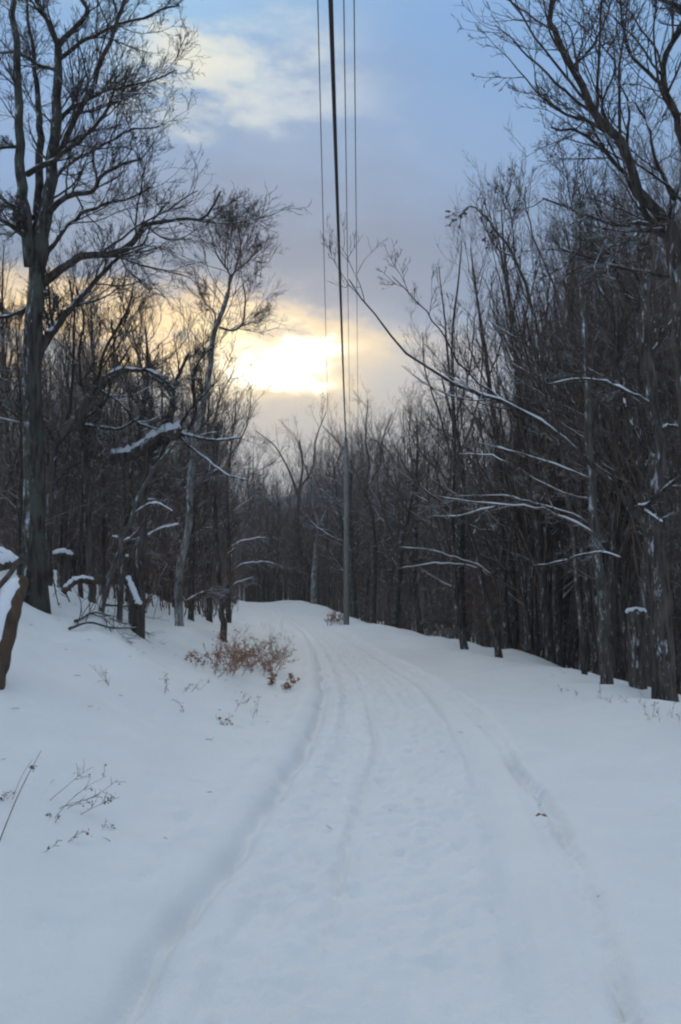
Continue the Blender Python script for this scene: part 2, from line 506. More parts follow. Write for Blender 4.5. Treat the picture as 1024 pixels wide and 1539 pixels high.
el = dot(wd.outputs[0], (0, 0, 1))
rp = wn.new('ShaderNodeValToRGB'); rp.color_ramp.interpolation = 'EASE'
stops = [(0.0, lin(165, 176, 190)), (.13, lin(172, 184, 198)), (.20, lin(160, 172, 186)), (.27, lin(126, 143, 166)), (.34, lin(112, 136, 166)),
         (.42, lin(118, 150, 188)), (.52, lin(116, 158, 202)), (.60, lin(140, 178, 214)), (.72, lin(214, 222, 224, .97)), (1.0, lin(222, 227, 226, 1.0))]
e = rp.color_ramp.elements
while len(e) < len(stops): e.new(.5)
for i, (p_, c_) in enumerate(stops): e[i].position = p_; e[i].color = (*c_, 1)
wl.new(el.o, rp.inputs['Fac'])
col = rp.outputs['Color']
cn = S(wnoise(3.2, (1, 1, 2.4), 6, .55, (1.3, 0, .4)).outputs['Fac'])
cn2 = S(wnoise(9, (1, 1, 2.6), 6, .6, (4.1, 2, .4)).outputs['Fac'])
col = mixc(col, lin(160, 178, 200), sstep(cn, .50, .64) * .5)
cn3 = S(wnoise(5.5, (1, 1, 3.0), 7, .6, (7.3, 1, .9)).outputs['Fac'])
col = mixc(col, lin(122, 140, 168), sstep(cn3, .50, .68) * .5)
col = mixc(col, lin(128, 168, 218), sstep(cn, .50, .36) * .5)
cn4 = S(wnoise(14, (1, 1, 3.4), 8, .65, (2.2, 5, 3.1)).outputs['Fac'])
col = mixc(col, lin(140, 164, 192), sstep(cn4, .46, .72) * .5)
# blue opening, upper right
col = mixc(col, lin(112, 158, 210), blob(760, 160, 230, 280, .7) * .8)
col = mixc(col, lin(150, 196, 232), blob(270, 30, 130, 90, .7) * .6)
# pale violet-grey deck above the glow
col = mixc(col, lin(128, 154, 188), blob(500, 265, 260, 120, .9) * .75)
col = mixc(col, lin(102, 119, 148), blob(490, 385, 290, 85, .9) * .85)
# cream breaks high up
col = mixc(col, lin(236, 236, 222), blob(365, 90, 120, 50, 1.0) * (sstep(cn2, .36, .68) * .85))
col = mixc(col, lin(240, 234, 208), blob(275, 115, 60, 48, .9) * sstep(cn2, .36, .56) * .8)
col = mixc(col, lin(205, 214, 220), blob(430, 165, 120, 36, .9) * sstep(cn2, .42, .62) * .5)
# glow behind the woods: warm veil, ragged yellow breaks, white heart
col = mixc(col, lin(196, 188, 178), blob(400, 575, 250, 105, .8) * .85)
col = mixc(col, lin(196, 192, 188), blob(600, 560, 150, 50, .8) * (sstep(cn2, .40, .56) * .7))
col = mixc(col, lin(252, 216, 156, 1.4), blob(160, 495, 330, 64, .6) * sstep(cn2, .38, .54))
col = mixc(col, lin(255, 224, 160, 1.3), blob(405, 545, 122, 56, .8) * .9)
col = mixc(col, lin(255, 236, 176, 1.3), blob(365, 488, 60, 16, .7) * sstep(cn2, .36, .5))
col = mixc(col, (1.9, 1.7, 1.25), blob(410, 546, 88, 43, .6) * (sstep(cn2, .30, .50) * .9))
col = mixc(col, (3.0, 2.8, 2.3), blob(395, 550, 36, 25, .6))
col = mixc(col, (3.2, 3.0, 2.5), blob(442, 543, 46, 33, .6))
bgc = wn.new('ShaderNodeBackground'); wl.new(col, bgc.inputs['Color']); bgc.inputs['Strength'].default_value = 1.0
sky = wn.new('ShaderNodeTexSky'); sky.sky_type = 'NISHITA'; sky.sun_disc = False
sky.sun_elevation = SUN_EL; sky.sun_rotation = SUN_AZ; sky.air_density = 1; sky.dust_density = 2
bgs = wn.new('ShaderNodeBackground'); wl.new(sky.outputs['Color'], bgs.inputs['Color']); bgs.inputs['Strength'].default_value = .06
mxs = wn.new('ShaderNodeMixShader'); mxs.inputs[0].default_value = .92
wl.new(bgs.outputs[0], mxs.inputs[1]); wl.new(bgc.outputs[0], mxs.inputs[2])
w.cycles.sampling_method = 'MANUAL'; w.cycles.sample_map_resolution = 512
wo = wn.new('ShaderNodeOutputWorld'); wl.new(mxs.outputs[0], wo.inputs['Surface'])

# ------------------------------------------------------------------ ground and road
def grow_axis(start, step, end, g):
    out = []; v = start
    while abs(v) < abs(end):
        v += step; out.append(v); step *= g
    return out


xs = np.array(sorted(grow_axis(-4.2, -.035, -900, 1.055)) + list(np.arange(-4.2, 6.2, .032)) + grow_axis(6.2, .035, 900, 1.055))
ys = list(sorted(grow_axis(2.4, -.08, -60, 1.15)))
v = 2.4
while v < 1400:
    ys.append(v)
    v += .024 if v < 7 else min(.022 * (v / 7) ** 2, .2) if v < 110 else .2 * (v / 110) ** 2.2
ys = np.array(ys)
X, Y = np.meshgrid(xs, ys)
Z = ground(X, Y)
ny, nx = X.shape
co_all = np.stack([X, Y, Z], -1).reshape(-1, 3)
gx = np.gradient(Z, axis=1) / np.gradient(X, axis=1); gy = np.gradient(Z, axis=0) / np.gradient(Y, axis=0)
NRM = unit(np.stack([-gx, -gy, np.ones_like(Z)], -1)).reshape(-1, 3)
ii = np.arange(ny * nx).reshape(ny, nx)
quads = np.stack([ii[:-1, :-1], ii[:-1, 1:], ii[1:, 1:], ii[1:, :-1]], -1).reshape(-1, 4)
xm = (X[:-1, :-1] + X[1:, 1:]) / 2; ym = (Y[:-1, :-1] + Y[1:, 1:]) / 2
isroad = ((np.abs(xm - centre(ym)) < 1.12) & (ym > -20) & (ym < 105)).ravel()
for nm, selq in (('road', quads[isroad]), ('ground', quads[~isroad])):
    used, inv = np.unique(selq, return_inverse=True)
    mb = MB(); mb.add(co_all[used], inv.reshape(-1, 4))
    me = mb.mesh(nm, M_SNOW)
    me.normals_split_custom_set_from_vertices(NRM[used].tolist())
    tag(link(nm, me), None, None, None, 'structure')

# far wooded ridge
m, n, l, b = new_mat('wooded_ridge')
t_ = n.new('ShaderNodeTexCoord'); a_ = n.new('ShaderNodeTexNoise'); a_.inputs['Scale'].default_value = .045; a_.inputs['Detail'].default_value = 9; a_.inputs['Roughness'].default_value = .7
l.new(t_.outputs['Object'], a_.inputs['Vector'])
r_ = ramp(n, [(.40, (.09, .095, .105)), (.60, (.13, .145, .165)), (.72, (.24, .27, .31))]); l.new(a_.outputs['Fac'], r_.inputs['Fac']); l.new(r_.outputs['Color'], b.inputs['Base Color'])
b.inputs['Roughness'].default_value = 1; b.inputs['Specular IOR Level'].default_value = 0
hx = np.linspace(-1500, 1500, 260); hy = np.linspace(500, 1500, 90)
HX, HY_ = np.meshgrid(hx, hy)
prof = np.clip((HY_ - 500) / 550, 0, 1); prof = prof * prof * (3 - 2 * prof)
HZ = -34 + prof * (128 + 40 * noise2(HX / 420, HY_ / 900, 31) + 14 * noise2(HX / 110, HY_ / 200, 32) + .02 * HX) + 5 * noise2(HX / 25, HY_ / 25, 33) + 4 * noise2(HX / 12, HY_ / 12, 34)
mb = MB(); ii = np.arange(HX.size).reshape(HX.shape)
mb.add(np.stack([HX, HY_, HZ], -1).reshape(-1, 3), np.stack([ii[:-1, :-1], ii[:-1, 1:], ii[1:, 1:], ii[1:, :-1]], -1).reshape(-1, 4))
tag(link('hills', mb.mesh('hills', m)), None, None, None, 'structure')


# ------------------------------------------------------------------ woods: prototypes
def proto(seed, style, H=10.0):
    """returns [(part name, mesh)] of a tree H metres tall standing at the origin"""
    rng = np.random.default_rng(seed)
    tr = MB(); cr = MB(); sn = MB(); lf = MB()
    Pn = 18
    def trunk(base, H, r0, lean, wob, fork=None):
        d = unit(np.array([lean[0], lean[1], 1.0]))
        p = np.zeros((Pn, 3)); p[0] = base
        for j in range(1, Pn):
            p[j] = p[j - 1] + d * (H + .6) / (Pn - 1)
            d = unit(d + wob * np.array([*rng.normal(size=2), 0]) + np.array([0, 0, .08]))
        t = np.linspace(0, 1, Pn)
        r = r0 * ((1 - t) ** .75 * .93 + .07); r[0] *= 1.5; r[1] *= 1.12
        return p, r
    bark = {'oak': M_OAK, 'tree': M_BARK, 'grey': M_BARKG, 'whip': M_BARK, 'leafy': M_BARK, 'bough': M_BARK}[style]
    tw = M_TWIGR if style in ('leafy',) else M_TWIG
    if style == 'oak':
        T = [trunk((0, 0, -.6), H, .19, rng.normal(size=2) * .05, .07)]
        ks = (22, 8, 5, 2); ang = (.5, 1.15); up = .09; wob = .13; l1 = .46
        t0 = .28
    elif style in ('tree', 'grey'):
        T = [trunk((0, 0, -.6), H, .115, rng.normal(size=2) * .05, .035)]
        ks = (26, 7, 5, 1); ang = (.35, .9); up = .13; wob = .09; l1 = .38; t0 = .22
    elif style == 'bough':
        T = [trunk((0, 0, -.6), H, .10, rng.normal(size=2) * .08, .05)]
        ks = (24, 8, 5, 1); ang = (.7, 1.25); up = .06; wob = .15; l1 = .34; t0 = .12
    elif style == 'whip':
        T = [trunk((rng.normal() * .2, rng.normal() * .2, -.6), H * rng.uniform(.6, 1), rng.uniform(.035, .06), rng.normal(size=2) * .12, .03) for _ in range(5)]
        ks = (10, 6, 4, 0); ang = (.25, .7); up = .14; wob = .06; l1 = .36; t0 = .15
    else:
        T = [trunk((rng.normal() * .12, rng.normal() * .12, -.6), H * rng.uniform(.7, 1), .05, rng.normal(size=2) * .10, .04) for _ in range(2)]
        ks = (18, 8, 6, 0); ang = (.4, 1.0); up = .07; wob = .09; l1 = .36; t0 = .1
    tp = np.array([a for a, _ in T]); tR = np.array([a for _, a in T])
    tr.tube(tp, tR, 9 if style != 'whip' else 6)
    p1, r1 = spawn(rng, tp, tR, ks[0], t0, .97, *ang, l1, 11, up, wob, .42, .3, .007)
    p2, r2 = spawn(rng, p1, r1, ks[1], .15, .98, .35, .95, .55, 7, up * .9, wob, .55, .4, .0048)
    cr.tube(p1, r1, 5); cr.tube(p2, r2, 4)
    p3, r3 = spawn(rng, p2, r2, ks[2], .1, 1.0, .35, .95, .6, 5, up * .8, wob, .6, .5, .0036)
    cr.tube(p3, r3, 3)
    if ks[3]:
        p4, r4 = spawn(rng, p3, r3, ks[3], .2, 1.0, .35, .9, .6, 4, up * .7, wob, .8, .6, .003)
        cr.tube(p4, r4, 3)
    c0 = {'bough': .5, 'oak': .4}.get(style, .28)
    snow_on(sn, rng, p1, r1, .010, 1.0, 5, c0)
    snow_on(sn, rng, p2, r2, .0065, 1.0, 4, c0 * .6)
    out = [('trunk', tr.mesh('trunk', bark)), ('crown', cr.mesh('crown', tw)), ('snow_cover', sn.mesh('snow_cover', M_SNOWC))]
    if style == 'leafy':
        sel = rng.uniform(size=len(p3)) < .55
        q = p3[sel][:, [2, 4]].reshape(-1, 3)
        q = q[q[:, 2] < H * .75]
        leaves(lf, rng, q, .085)
        out.append(('dead_leaves', lf.mesh('dead_leaves', M_DRY)))
    return out


KINDS = {}
for st, seeds in (('oak', (11, 12)), ('tree', (21, 22, 23, 24)), ('grey', (31, 32)), ('bough', (41, 42)), ('whip', (51, 52, 53, 54)), ('leafy', (61, 62))):
    KINDS[st] = [proto(s_, st) for s_ in seeds]

PROTO_NAME = {'oak': 'oak_tree', 'tree': 'forest_tree', 'grey': 'maple_tree', 'bough': 'boughed_tree', 'whip': 'sapling_clump', 'leafy': 'beech_sapling'}
PROTO_CAT = {'oak': 'tree', 'tree': 'tree', 'grey': 'tree', 'bough': 'tree', 'whip': 'saplings', 'leafy': 'sapling'}
rnd = random.Random(5)
LOOK = {'oak': 'crooked bare oak with spreading limbs', 'tree': 'slender dark bare tree', 'grey': 'straight bare tree with greyish snow-flecked bark',
        'bough': 'bare tree with low snow-lined side boughs', 'whip': 'clump of thin upright bare saplings', 'leafy': 'thin sapling holding dead brown leaves'}
PLACED = []


def place(style, x, y, h, where, group, fat=1.0):
    pr = rnd.choice(KINDS[style])
    o = thing(PROTO_NAME[style], (x, y, gz(x, y)), f'{LOOK[style]} {where}', PROTO_CAT[style], group)
    s_ = h / 10.0
    o.scale = (s_ * fat, s_ * fat, s_)
    o.rotation_euler = (rnd.gauss(0, .03), rnd.gauss(0, .03), rnd.uniform(0, 6.28))
    for nm, me in pr:
        if len(me.polygons): link(nm, me, o)
    PLACED.append((x, y))
    return o


TOPX = [-400, 0, 100, 200, 260, 330, 345, 380, 400, 440, 480, 520, 560, 600, 640, 680, 700, 740, 780, 830, 1024, 1400]
TOPY = [250, 330, 400, 430, 455, 520, 570, 640, 690, 700, 630, 605, 600, 600, 540, 450, 380, 310, 250, 260, 290, 250]


def want_height(x, y, jitter=60):
    px = 512 + F * x / y
    py = np.interp(px, TOPX, TOPY) + rnd.uniform(-10, jitter * 2)
    return (880 - py) / F * y + EYE - gz(x, y)


def scatter(n, xr, yr, styles, where, group, mind=.7, ok=None, hmax=15, hmin=3.5, tries=60, jl=110):
    k = 0
    for _ in range(n * tries):
        if k >= n: break
        y = yr[0] + (yr[1] - yr[0]) * rnd.random() ** 1.25; x = rnd.uniform(*xr)
        px = 512 + F * x / y
        if not -90 < px < 1110: continue
        if ok and not ok(x, y, px): continue
        if any((x - a) ** 2 + (y - b) ** 2 < mind * mind for a, b in PLACED): continue
        h = want_height(x, y, jl if px < 350 else 60)
        if h < hmin: continue
        st = rnd.choices([s for s, _ in styles], [w_ for _, w_ in styles])[0]
        h = min(h, hmax * rnd.uniform(.75, 1))
        if st == 'leafy': h = min(h, rnd.uniform(3.5, 6.5))
        if st == 'whip': h = min(h, rnd.uniform(6, 11))
        w_ = where(x, y) if callable(where) else where
        place(st, x, y, h, w_, group)
        k += 1


def edge(y): return centre(y) + float(np.interp(y, *EW))


# right-hand slope
scatter(34, (3, 12), (10.5, 30), [('tree', 6), ('grey', 3), ('whip', 1)], 'in the front rank below the right snow edge', 'trees in the front rank right of the road', .75,
        lambda x, y, px: edge(y) + .5 < x < edge(y) + 3.0)
scatter(80, (3, 40), (13, 48), [('tree', 8), ('grey', 3), ('whip', 3), ('bough', 1), ('leafy', 2), ('oak', 2)], 'deeper in the woods right of the road', 'trees deep in the woods right of the road', .8,
        lambda x, y, px: x > edge(y) + 2.5)
# beyond the bend
scatter(96, (-14, 34), (50, 88), [('tree', 3), ('oak', 7), ('grey', 2), ('leafy', 3), ('whip', 2)], 'in the woods beyond the bend, behind the pole', 'trees beyond the bend of the road', 1.5,
        lambda x, y, px: x > edge(y) + 1.2)
scatter(30, (-40, -4), (60, 92), [('tree', 4), ('oak', 3), ('whip', 2)], 'past the crest, left of the bend', 'trees past the crest of the road', 1.5, lambda x, y, px: x < centre(y) - 3 and px < 420)
scatter(26, (-24, 8), (93, 128), [('tree', 3), ('oak', 5), ('whip', 2)], 'far past the crest beside the pole', 'trees far past the crest', 1.2, lambda x, y, px: 365 < px < 540, hmax=24)
# left bank
scatter(22, (-14, -2.5), (15, 34), [('tree', 4), ('whip', 4), ('bough', 3), ('leafy', 1), ('oak', 1)], 'at the snowy edge of the left bank', 'trees at the edge of the left bank', .8,
        lambda x, y, px: x < centre(y) - 3.3 - (y < 21) * 1.2 and 75 < px < 350 and x > centre(y) - 8)
scatter(9, (-14, -3), (14.5, 24), [('tree', 3), ('whip', 4), ('bough', 1)], 'beside the big oak', 'trees beside the big oak', .8, lambda x, y, px: -60 < px < 125)
scatter(40, (-45, -4), (19, 75), [('tree', 5), ('whip', 4), ('bough', 3), ('leafy', 2), ('oak', 2), ('grey', 2)], 'deeper in the woods on the left bank', 'trees deep in the woods on the left bank', 1.0,
        lambda x, y, px: x < centre(y) - 4.2 and px < 375)

ORD = ['first', 'second', 'third', 'fourth', 'fifth', 'sixth', 'seventh', 'eighth', 'ninth', 'tenth', 'eleventh', 'twelfth']
SHORT = {'oak_tree': 'crooked spreading bare oak', 'forest_tree': 'slender dark bare tree', 'maple_tree': 'straight grey bare tree', 'boughed_tree': 'low-boughed bare tree',
         'sapling_clump': 'clump of thin saplings', 'beech_sapling': 'brown-leaved sapling'}


def rank_labels(group, marks):
    seen = {}
    obs = [o for o in bpy.data.objects if o.get('group') == group]
    obs.sort(key=lambda o: o.location.x / o.location.y)
    for o in obs:
        px = 512 + F * o.location.x / o.location.y
        mk = [m_ for p_, m_ in marks if p_ <= px]
        mk = mk[-1] if mk else marks[0][1]
        k = (o.name.split('.')[0], mk); seen[k] = seen.get(k, 0) + 1
        o['label'] = f"{SHORT[k[0]]} in the front rank, {ORD[min(seen[k], 12) - 1]} such right of {mk}"


rank_labels('trees in the front rank right of the road', [(521, 'the utility pole'), (694, 'the flared black trunk'), (745, 'the slanting trunk'), (905, 'the snowy-boughed tree'), (995, 'the stout dark tree')])
rank_labels('trees at the edge of the left bank', [(52, 'the big oak'), (140, 'the black trunk'), (208, 'the snapped tree'), (271, 'the pale birch')])

# ------------------------------------------------------------------ far-off wood and undergrowth (one mass each)
rng = np.random.default_rng(77)
pts = []
for _ in range(9000):
    y = rng.uniform(76, 150); x = rng.uniform(-90, 100)
    if abs(x / y) > .5: continue
    if y < 108 and x - centre(y) < 4 and x - centre(y) > -4: continue
    if y < 84 and -45 < x < 30: continue
    pts.append((x, y))
    if len(pts) > 900: break
pts = np.array(pts)
g = ground(pts[:, 0], pts[:, 1], False)
H_ = rng.uniform(15, 24, len(pts))
px_ = 512 + F * pts[:, 0] / pts[:, 1]
cap_ = (880 - (np.interp(px_, TOPX, TOPY) + rng.uniform(0, 70, len(pts)))) / F * pts[:, 1] + EYE - g
H_ = np.clip(np.minimum(H_, cap_), 3, 24)
tpth = np.zeros((len(pts), 6, 3))
for j in range(6):
    t = j / 5
    tpth[:, j, 0] = pts[:, 0] + rng.normal(size=len(pts)) * .25 * t
    tpth[:, j, 1] = pts[:, 1]; tpth[:, j, 2] = g - .5 + H_ * t
trad = (.16 * (1 - np.linspace(0, 1, 6) * .85))[None] * rng.uniform(.5, 1.2, (len(pts), 1))
mb = MB(); mb.tube(tpth, trad, 5)
p1, r1 = spawn(rng, tpth, trad, 18, .12, 1, .4, 1.0, .36, 5, .12, .15, .4, .4, .016)
p2, r2 = spawn(rng, p1, r1, 9, .2, 1, .4, .9, .6, 4, .1, .15, .6, .5, .010)
mb.tube(p1, r1, 3); mb.tube(p2, r2, 3)
tag(link('far_woods', mb.mesh('far_woods', M_TWIG)), 'far-off bare woods massed behind the trees beyond the bend', 'woods', None, 'stuff')


def brush(name, label, npt, box, ok, hr, mat, seed, k=3):
    rng = np.random.default_rng(seed); pp = []
    while len(pp) < npt:
        y = box[2] + (box[3] - box[2]) * rng.random() ** 1.4; x = rng.uniform(box[0], box[1])
        if ok(x, y): pp.append((x, y))
    pp = np.array(pp); g = ground(pp[:, 0], pp[:, 1], False)
    H = rng.uniform(*hr, len(pp)); ln = rng.normal(size=(len(pp), 2)) * .22
    th = np.zeros((len(pp), 5, 3))
    for j in range(5):
        t = j / 4
        th[:, j, 0] = pp[:, 0] + ln[:, 0] * H * t; th[:, j, 1] = pp[:, 1] + ln[:, 1] * H * t; th[:, j, 2] = g - .1 + H * t
    th[:, 1:] += rng.normal(size=(len(pp), 4, 3)) * .04
    tr_ = (rng.uniform(.008, .022, (len(pp), 1)) * (1 - .7 * np.linspace(0, 1, 5)))
    mb = MB(); mb.tube(th, tr_, 3)
    a, b_ = spawn(rng, th, tr_, 6, .2, 1, .35, 1.1, .38, 4, .05, .14, .6, .4, .005); mb.tube(a, b_, 3)
    a2, b2 = spawn(rng, a, b_, 3, .2, 1, .35, 1.0, .5, 3, .04, .14, .7, .5, .004); mb.tube(a2, b2, 3)
    tag(link(name, mb.mesh(name, mat)), label, 'undergrowth', None, 'stuff')


brush('undergrowth', 'tangle of thin bare stems filling the woods right of the road', 1700, (3, 40, 16, 60), lambda x, y: x > edge(y) + 2.2 and x / y < .5, (1.2, 4.5), M_TWIG, 81)
brush('undergrowth', 'tangle of brownish bare stems under the trees on the left bank', 2000, (-34, -3, 20, 70), lambda x, y: x < centre(y) - 4.4 and x / y > -.5, (1.2, 4.5), M_TWIGR, 82)
brush('undergrowth', 'reddish brown brush under the trees beyond the bend', 1500, (-20, 36, 50, 90), lambda x, y: x > edge(y) + .8 or x < centre(y) - 4, (1.0, 4.0), M_TWIGR, 83)


# ------------------------------------------------------------------ trees one can tell apart
def hero(name, label, cat, d, trunks, limbs, bark, twig, seed, kids=(9, 6, 4, 2), l2=.42, up=.06, wob=.17, fatk=.66, group=None, snow=1.0, cover=.9, base=None, minl=.25):
    rng = np.random.default_rng(seed)
    def build(spec, n, rs_=1.0):
        pts, r0, r1 = spec[0], spec[1], spec[2]
        dd = spec[3] if len(spec) > 3 else 0
        q = np.array([P(a, b_, d + dd * i / (len(pts) - 1)) for i, (a, b_) in enumerate(pts)])
        q = catmull(q, n)
        L = np.linalg.norm(np.diff(q, axis=0), axis=1).sum()
        q[1:-1] += rng.normal(size=(n - 2, 3)) * (min(L, 3.0) * .004)
        s_ = d / F
        t = np.linspace(0, 1, n)
        return q, (r0 + (r1 - r0) * t ** .8) * s_ * rs_
    TB = [build(s_, 24) for s_ in trunks]
    LB = [build(s_, 16, fatk) for s_ in limbs]
    p0 = TB[0][0][0].copy()
    g0 = gz(p0[0], p0[1])
    # root the first trunk in the ground
    q, r = TB[0]
    if base is None:
        q[0][2] = min(q[0][2], g0 - .25); r[0] *= 1.25
    org = np.array([p0[0], p0[1], min(p0[2], g0)])
    root = thing(name, tuple(org), label, cat, group)
    tm = MB(); cm = MB(); sm = MB()
    tp = np.array([a for a, _ in TB]) - org; tR = np.array([a for _, a in TB])
    for a, b_ in zip(tp, tR): tm.one(a, b_, 12)
    allp = []; allr = []
    if LB:
        lp = np.array([a for a, _ in LB]) - org; lR = np.array([a for _, a in LB])
        for a, b_ in zip(lp, lR): cm.one(a, b_, 8)
        snow_on(sm, rng, lp, lR, .004, snow, 6, 1.1)
        allp.append(lp); allr.append(lR)
    snow_on(sm, rng, tp, tR, .004, snow, 6, 1.1)
    if kids[0]:
        cps = []
        if LB:
            L = np.linalg.norm(np.diff(lp, axis=1), axis=2).sum(1)
            cps.append(spawn(rng, lp, lR, kids[0], .12, 1.0, .35, .95, l2 * 1.25, 12, up, wob * .55, .42, .35, .006, .35))
        tsel = tp[:, 9:]; rsel = tR[:, 9:]
        cps.append(spawn(rng, tsel, rsel, max(3, kids[0] * 2 // 3), .0, 1.0, .5, 1.1, l2 * .8, 12, up, wob * .55, .2, .35, .006, .35))
        p1 = np.concatenate([a for a, _ in cps]); r1 = np.concatenate([a for _, a in cps])
        r1 = np.minimum(r1, .022)
        cm.tube(p1, r1, 5)
        p2, r2 = spawn(rng, p1, r1, kids[1], .1, 1, .35, .95, .62, 8, up, wob * .7, .55, .4, .0042)
        cm.tube(p2, r2, 4)
        snow_on(sm, rng, p1, r1, .008, snow, 5, cover * .8); snow_on(sm, rng, p2, r2, .006, snow * .9, 4, cover * .4)
        if kids[2]:
            p3, r3 = spawn(rng, p2, r2, kids[2], .1, 1, .35, .95, .62, 5, up, wob * .8, .7, .5, .0034)
            cm.tube(p3, r3, 3)
            if kids[3]:
                p4, r4 = spawn(rng, p3, r3, kids[3], .2, 1, .35, .9, .62, 4, up, wob, .8, .6, .0028)
                cm.tube(p4, r4, 3)
    link('trunk', tm.mesh('trunk', bark), root)
    if cm.n: link('crown', cm.mesh('crown', twig), root)
    if sm.n: link('snow_cover', sm.mesh('snow_cover', M_SNOWC), root)
    return root


# big oak, left
hero('oak_tree', 'massive mossy oak at the left edge, its trunk splitting into several tall stems', 'tree', 13,
     [([(56, 915), (50, 760), (50, 600), (52, 480), (58, 400), (66, 345), (72, 300), (80, 235), (84, 164), (88, 100), (87, 60)], 18.5, 5.5),
      ([(48, 400), (41, 340), (33, 287), (31, 205), (25, 82), (20, 0), (15, -80)], 12, 3, -.6),
      ([(60, 360), (57, 307), (61, 205), (57, 135), (49, 74), (40, -10)], 9, 2, .8)],
     [([(87, 66), (76, 40), (62, 15), (48, -20), (30, -90)], 6.5, 2), ([(87, 70), (103, 52), (120, 35), (132, 15), (120, -10), (110, -70)], 6, 2.5, -.5),
      ([(76, 262), (98, 210), (120, 165), (145, 115), (165, 60), (188, 5), (200, -50)], 7, 2.5, -1), ([(83, 190), (105, 165), (150, 140), (176, 132), (230, 120), (265, 105)], 5, 1.5, 1),
      ([(41, 262), (90, 234), (135, 197), (164, 160), (176, 123)], 6, 2, -1.5), ([(68, 326), (98, 295), (139, 287), (152, 266), (184, 246), (213, 240)], 6.5, 2, -1),
      ([(66, 425), (123, 385), (172, 381), (205, 361), (223, 334), (279, 328), (311, 324), (332, 287)], 9, 1.6, -1),
      ([(52, 545), (70, 512), (98, 474), (123, 445), (156, 408), (200, 370)], 11, 3, 1), ([(50, 328), (20, 310), (-20, 280)], 6, 3), ([(45, 360), (10, 335), (-30, 315)], 6, 3, -1),
      ([(86, 105), (60, 98), (25, 80), (-20, 78)], 4, 2, .5), ([(30, 220), (8, 222), (-20, 226)], 4, 2), ([(70, 440), (30, 470), (-15, 480)], 5, 2.5), ([(70, 380), (110, 330), (150, 310), (190, 300), (230, 280)], 5, 1.5, 1.5),
      ([(66, 300), (100, 250), (140, 225), (190, 200), (240, 190)], 5, 1.5, 2), ([(88, 90), (130, 60), (170, 40), (220, 25), (270, 8)], 4.5, 1.5, -1)],
     M_OAK, M_LIMB, 101, cover=.35, snow=.75, fatk=.8, kids=(13, 8, 5, 2), l2=.40, up=.05, wob=.2)
# its neighbours on the left bank
hero('forest_tree', 'dark tree right of the big oak with one thick snow-covered limb leaning right', 'tree', 14.5,
     [([(76, 905), (72, 840), (74, 760), (80, 700), (84, 660)], 6, 5.5), ([(84, 662), (111, 634), (135, 597), (164, 568), (189, 556)], 9, 6)],
     [([(189, 556), (230, 560), (262, 585)], 5, 3), ([(135, 600), (150, 560), (160, 520), (190, 470), (200, 440)], 5, 2), ([(80, 700), (50, 650), (20, 620), (-15, 600)], 4, 2), ([(100, 640), (110, 560), (112, 480), (105, 420)], 4, 2)],
     M_BARK, M_LIMB, 102, kids=(11, 8, 5, 2), cover=.4, l2=.5)
hero('broken_tree', 'snapped tree on the left bank with a thick pad of snow on its fallen top', 'tree', 15.5,
     [([(208, 905), (212, 820), (214, 760), (218, 700), (236, 668)], 9, 7), ([(166, 690), (198, 684), (224, 668), (245, 657), (272, 650)], 9, 10), ([(240, 660), (250, 635), (263, 610)], 6, 5)],
     [([(143, 580), (184, 609), (205, 634), (246, 650)], 2.5, 3), ([(283, 646), (295, 617), (289, 580), (299, 543), (322, 520)], 4, 2), ([(272, 652), (290, 656), (320, 662), (362, 658)], 4, 2, -.5),
      ([(258, 640), (262, 585), (283, 531)], 5, 3.5), ([(262, 588), (235, 565), (222, 545)], 5, 2.5), ([(166, 690), (172, 660), (160, 640)], 2.5, 1.5), ([(268, 655), (310, 690), (340, 712), (372, 722)], 3, 1.2, -1),
      ([(232, 700), (262, 650), (300, 600), (330, 570)], 3, 1.5)],
     M_BARK, M_LIMB, 103, kids=(9, 7, 5, 1), l2=.5, snow=1.3, cover=.5)
hero('forest_tree', 'black trunked tree standing left of the snapped tree on the left bank', 'tree', 15,
     [([(140, 925), (136, 860), (131, 760), (128, 690), (124, 640), (128, 580)], 6, 5)],
     [([(128, 640), (150, 642), (180, 645), (203, 632)], 4, 2.5, -.5), ([(128, 600), (118, 540), (125, 480), (115, 430)], 4, 2), ([(126, 630), (160, 600), (172, 540), (168, 480)], 4, 2)],
     M_BARK, M_LIMB, 104, kids=(11, 8, 5, 2), cover=.4, l2=.5)
hero('leaning_sapling', 'thin stem leaning right across the left bank, snow on its upper side', 'sapling', 14.2,
     [([(150, 934), (160, 885), (176, 840), (200, 770), (235, 700), (268, 665)], 5, 2.5)],
     [([(172, 850), (182, 820), (176, 795)], 2.5, 1.5), ([(200, 772), (232, 756), (262, 770)], 2, 1.5), ([(185, 815), (205, 800), (222, 770)], 2.5, 1.5)],
     M_BARKG, M_TWIG, 105, kids=(5, 4, 3, 0), l2=.4, snow=1.5)
hero('leaning_sapling', 'snow-plastered broken stem forking low on the left bank', 'sapling', 16.5,
     [([(180, 905), (186, 850), (200, 830), (216, 797)], 4, 2.5), ([(186, 850), (180, 800), (188, 760)], 3, 2)], [([(195, 838), (186, 812), (168, 806)], 2, 1.5), ([(222, 805), (240, 795), (270, 788)], 2, 1.5)],
     M_BARKG, M_TWIG, 106, kids=(3, 4, 3, 0), l2=.5, snow=2)
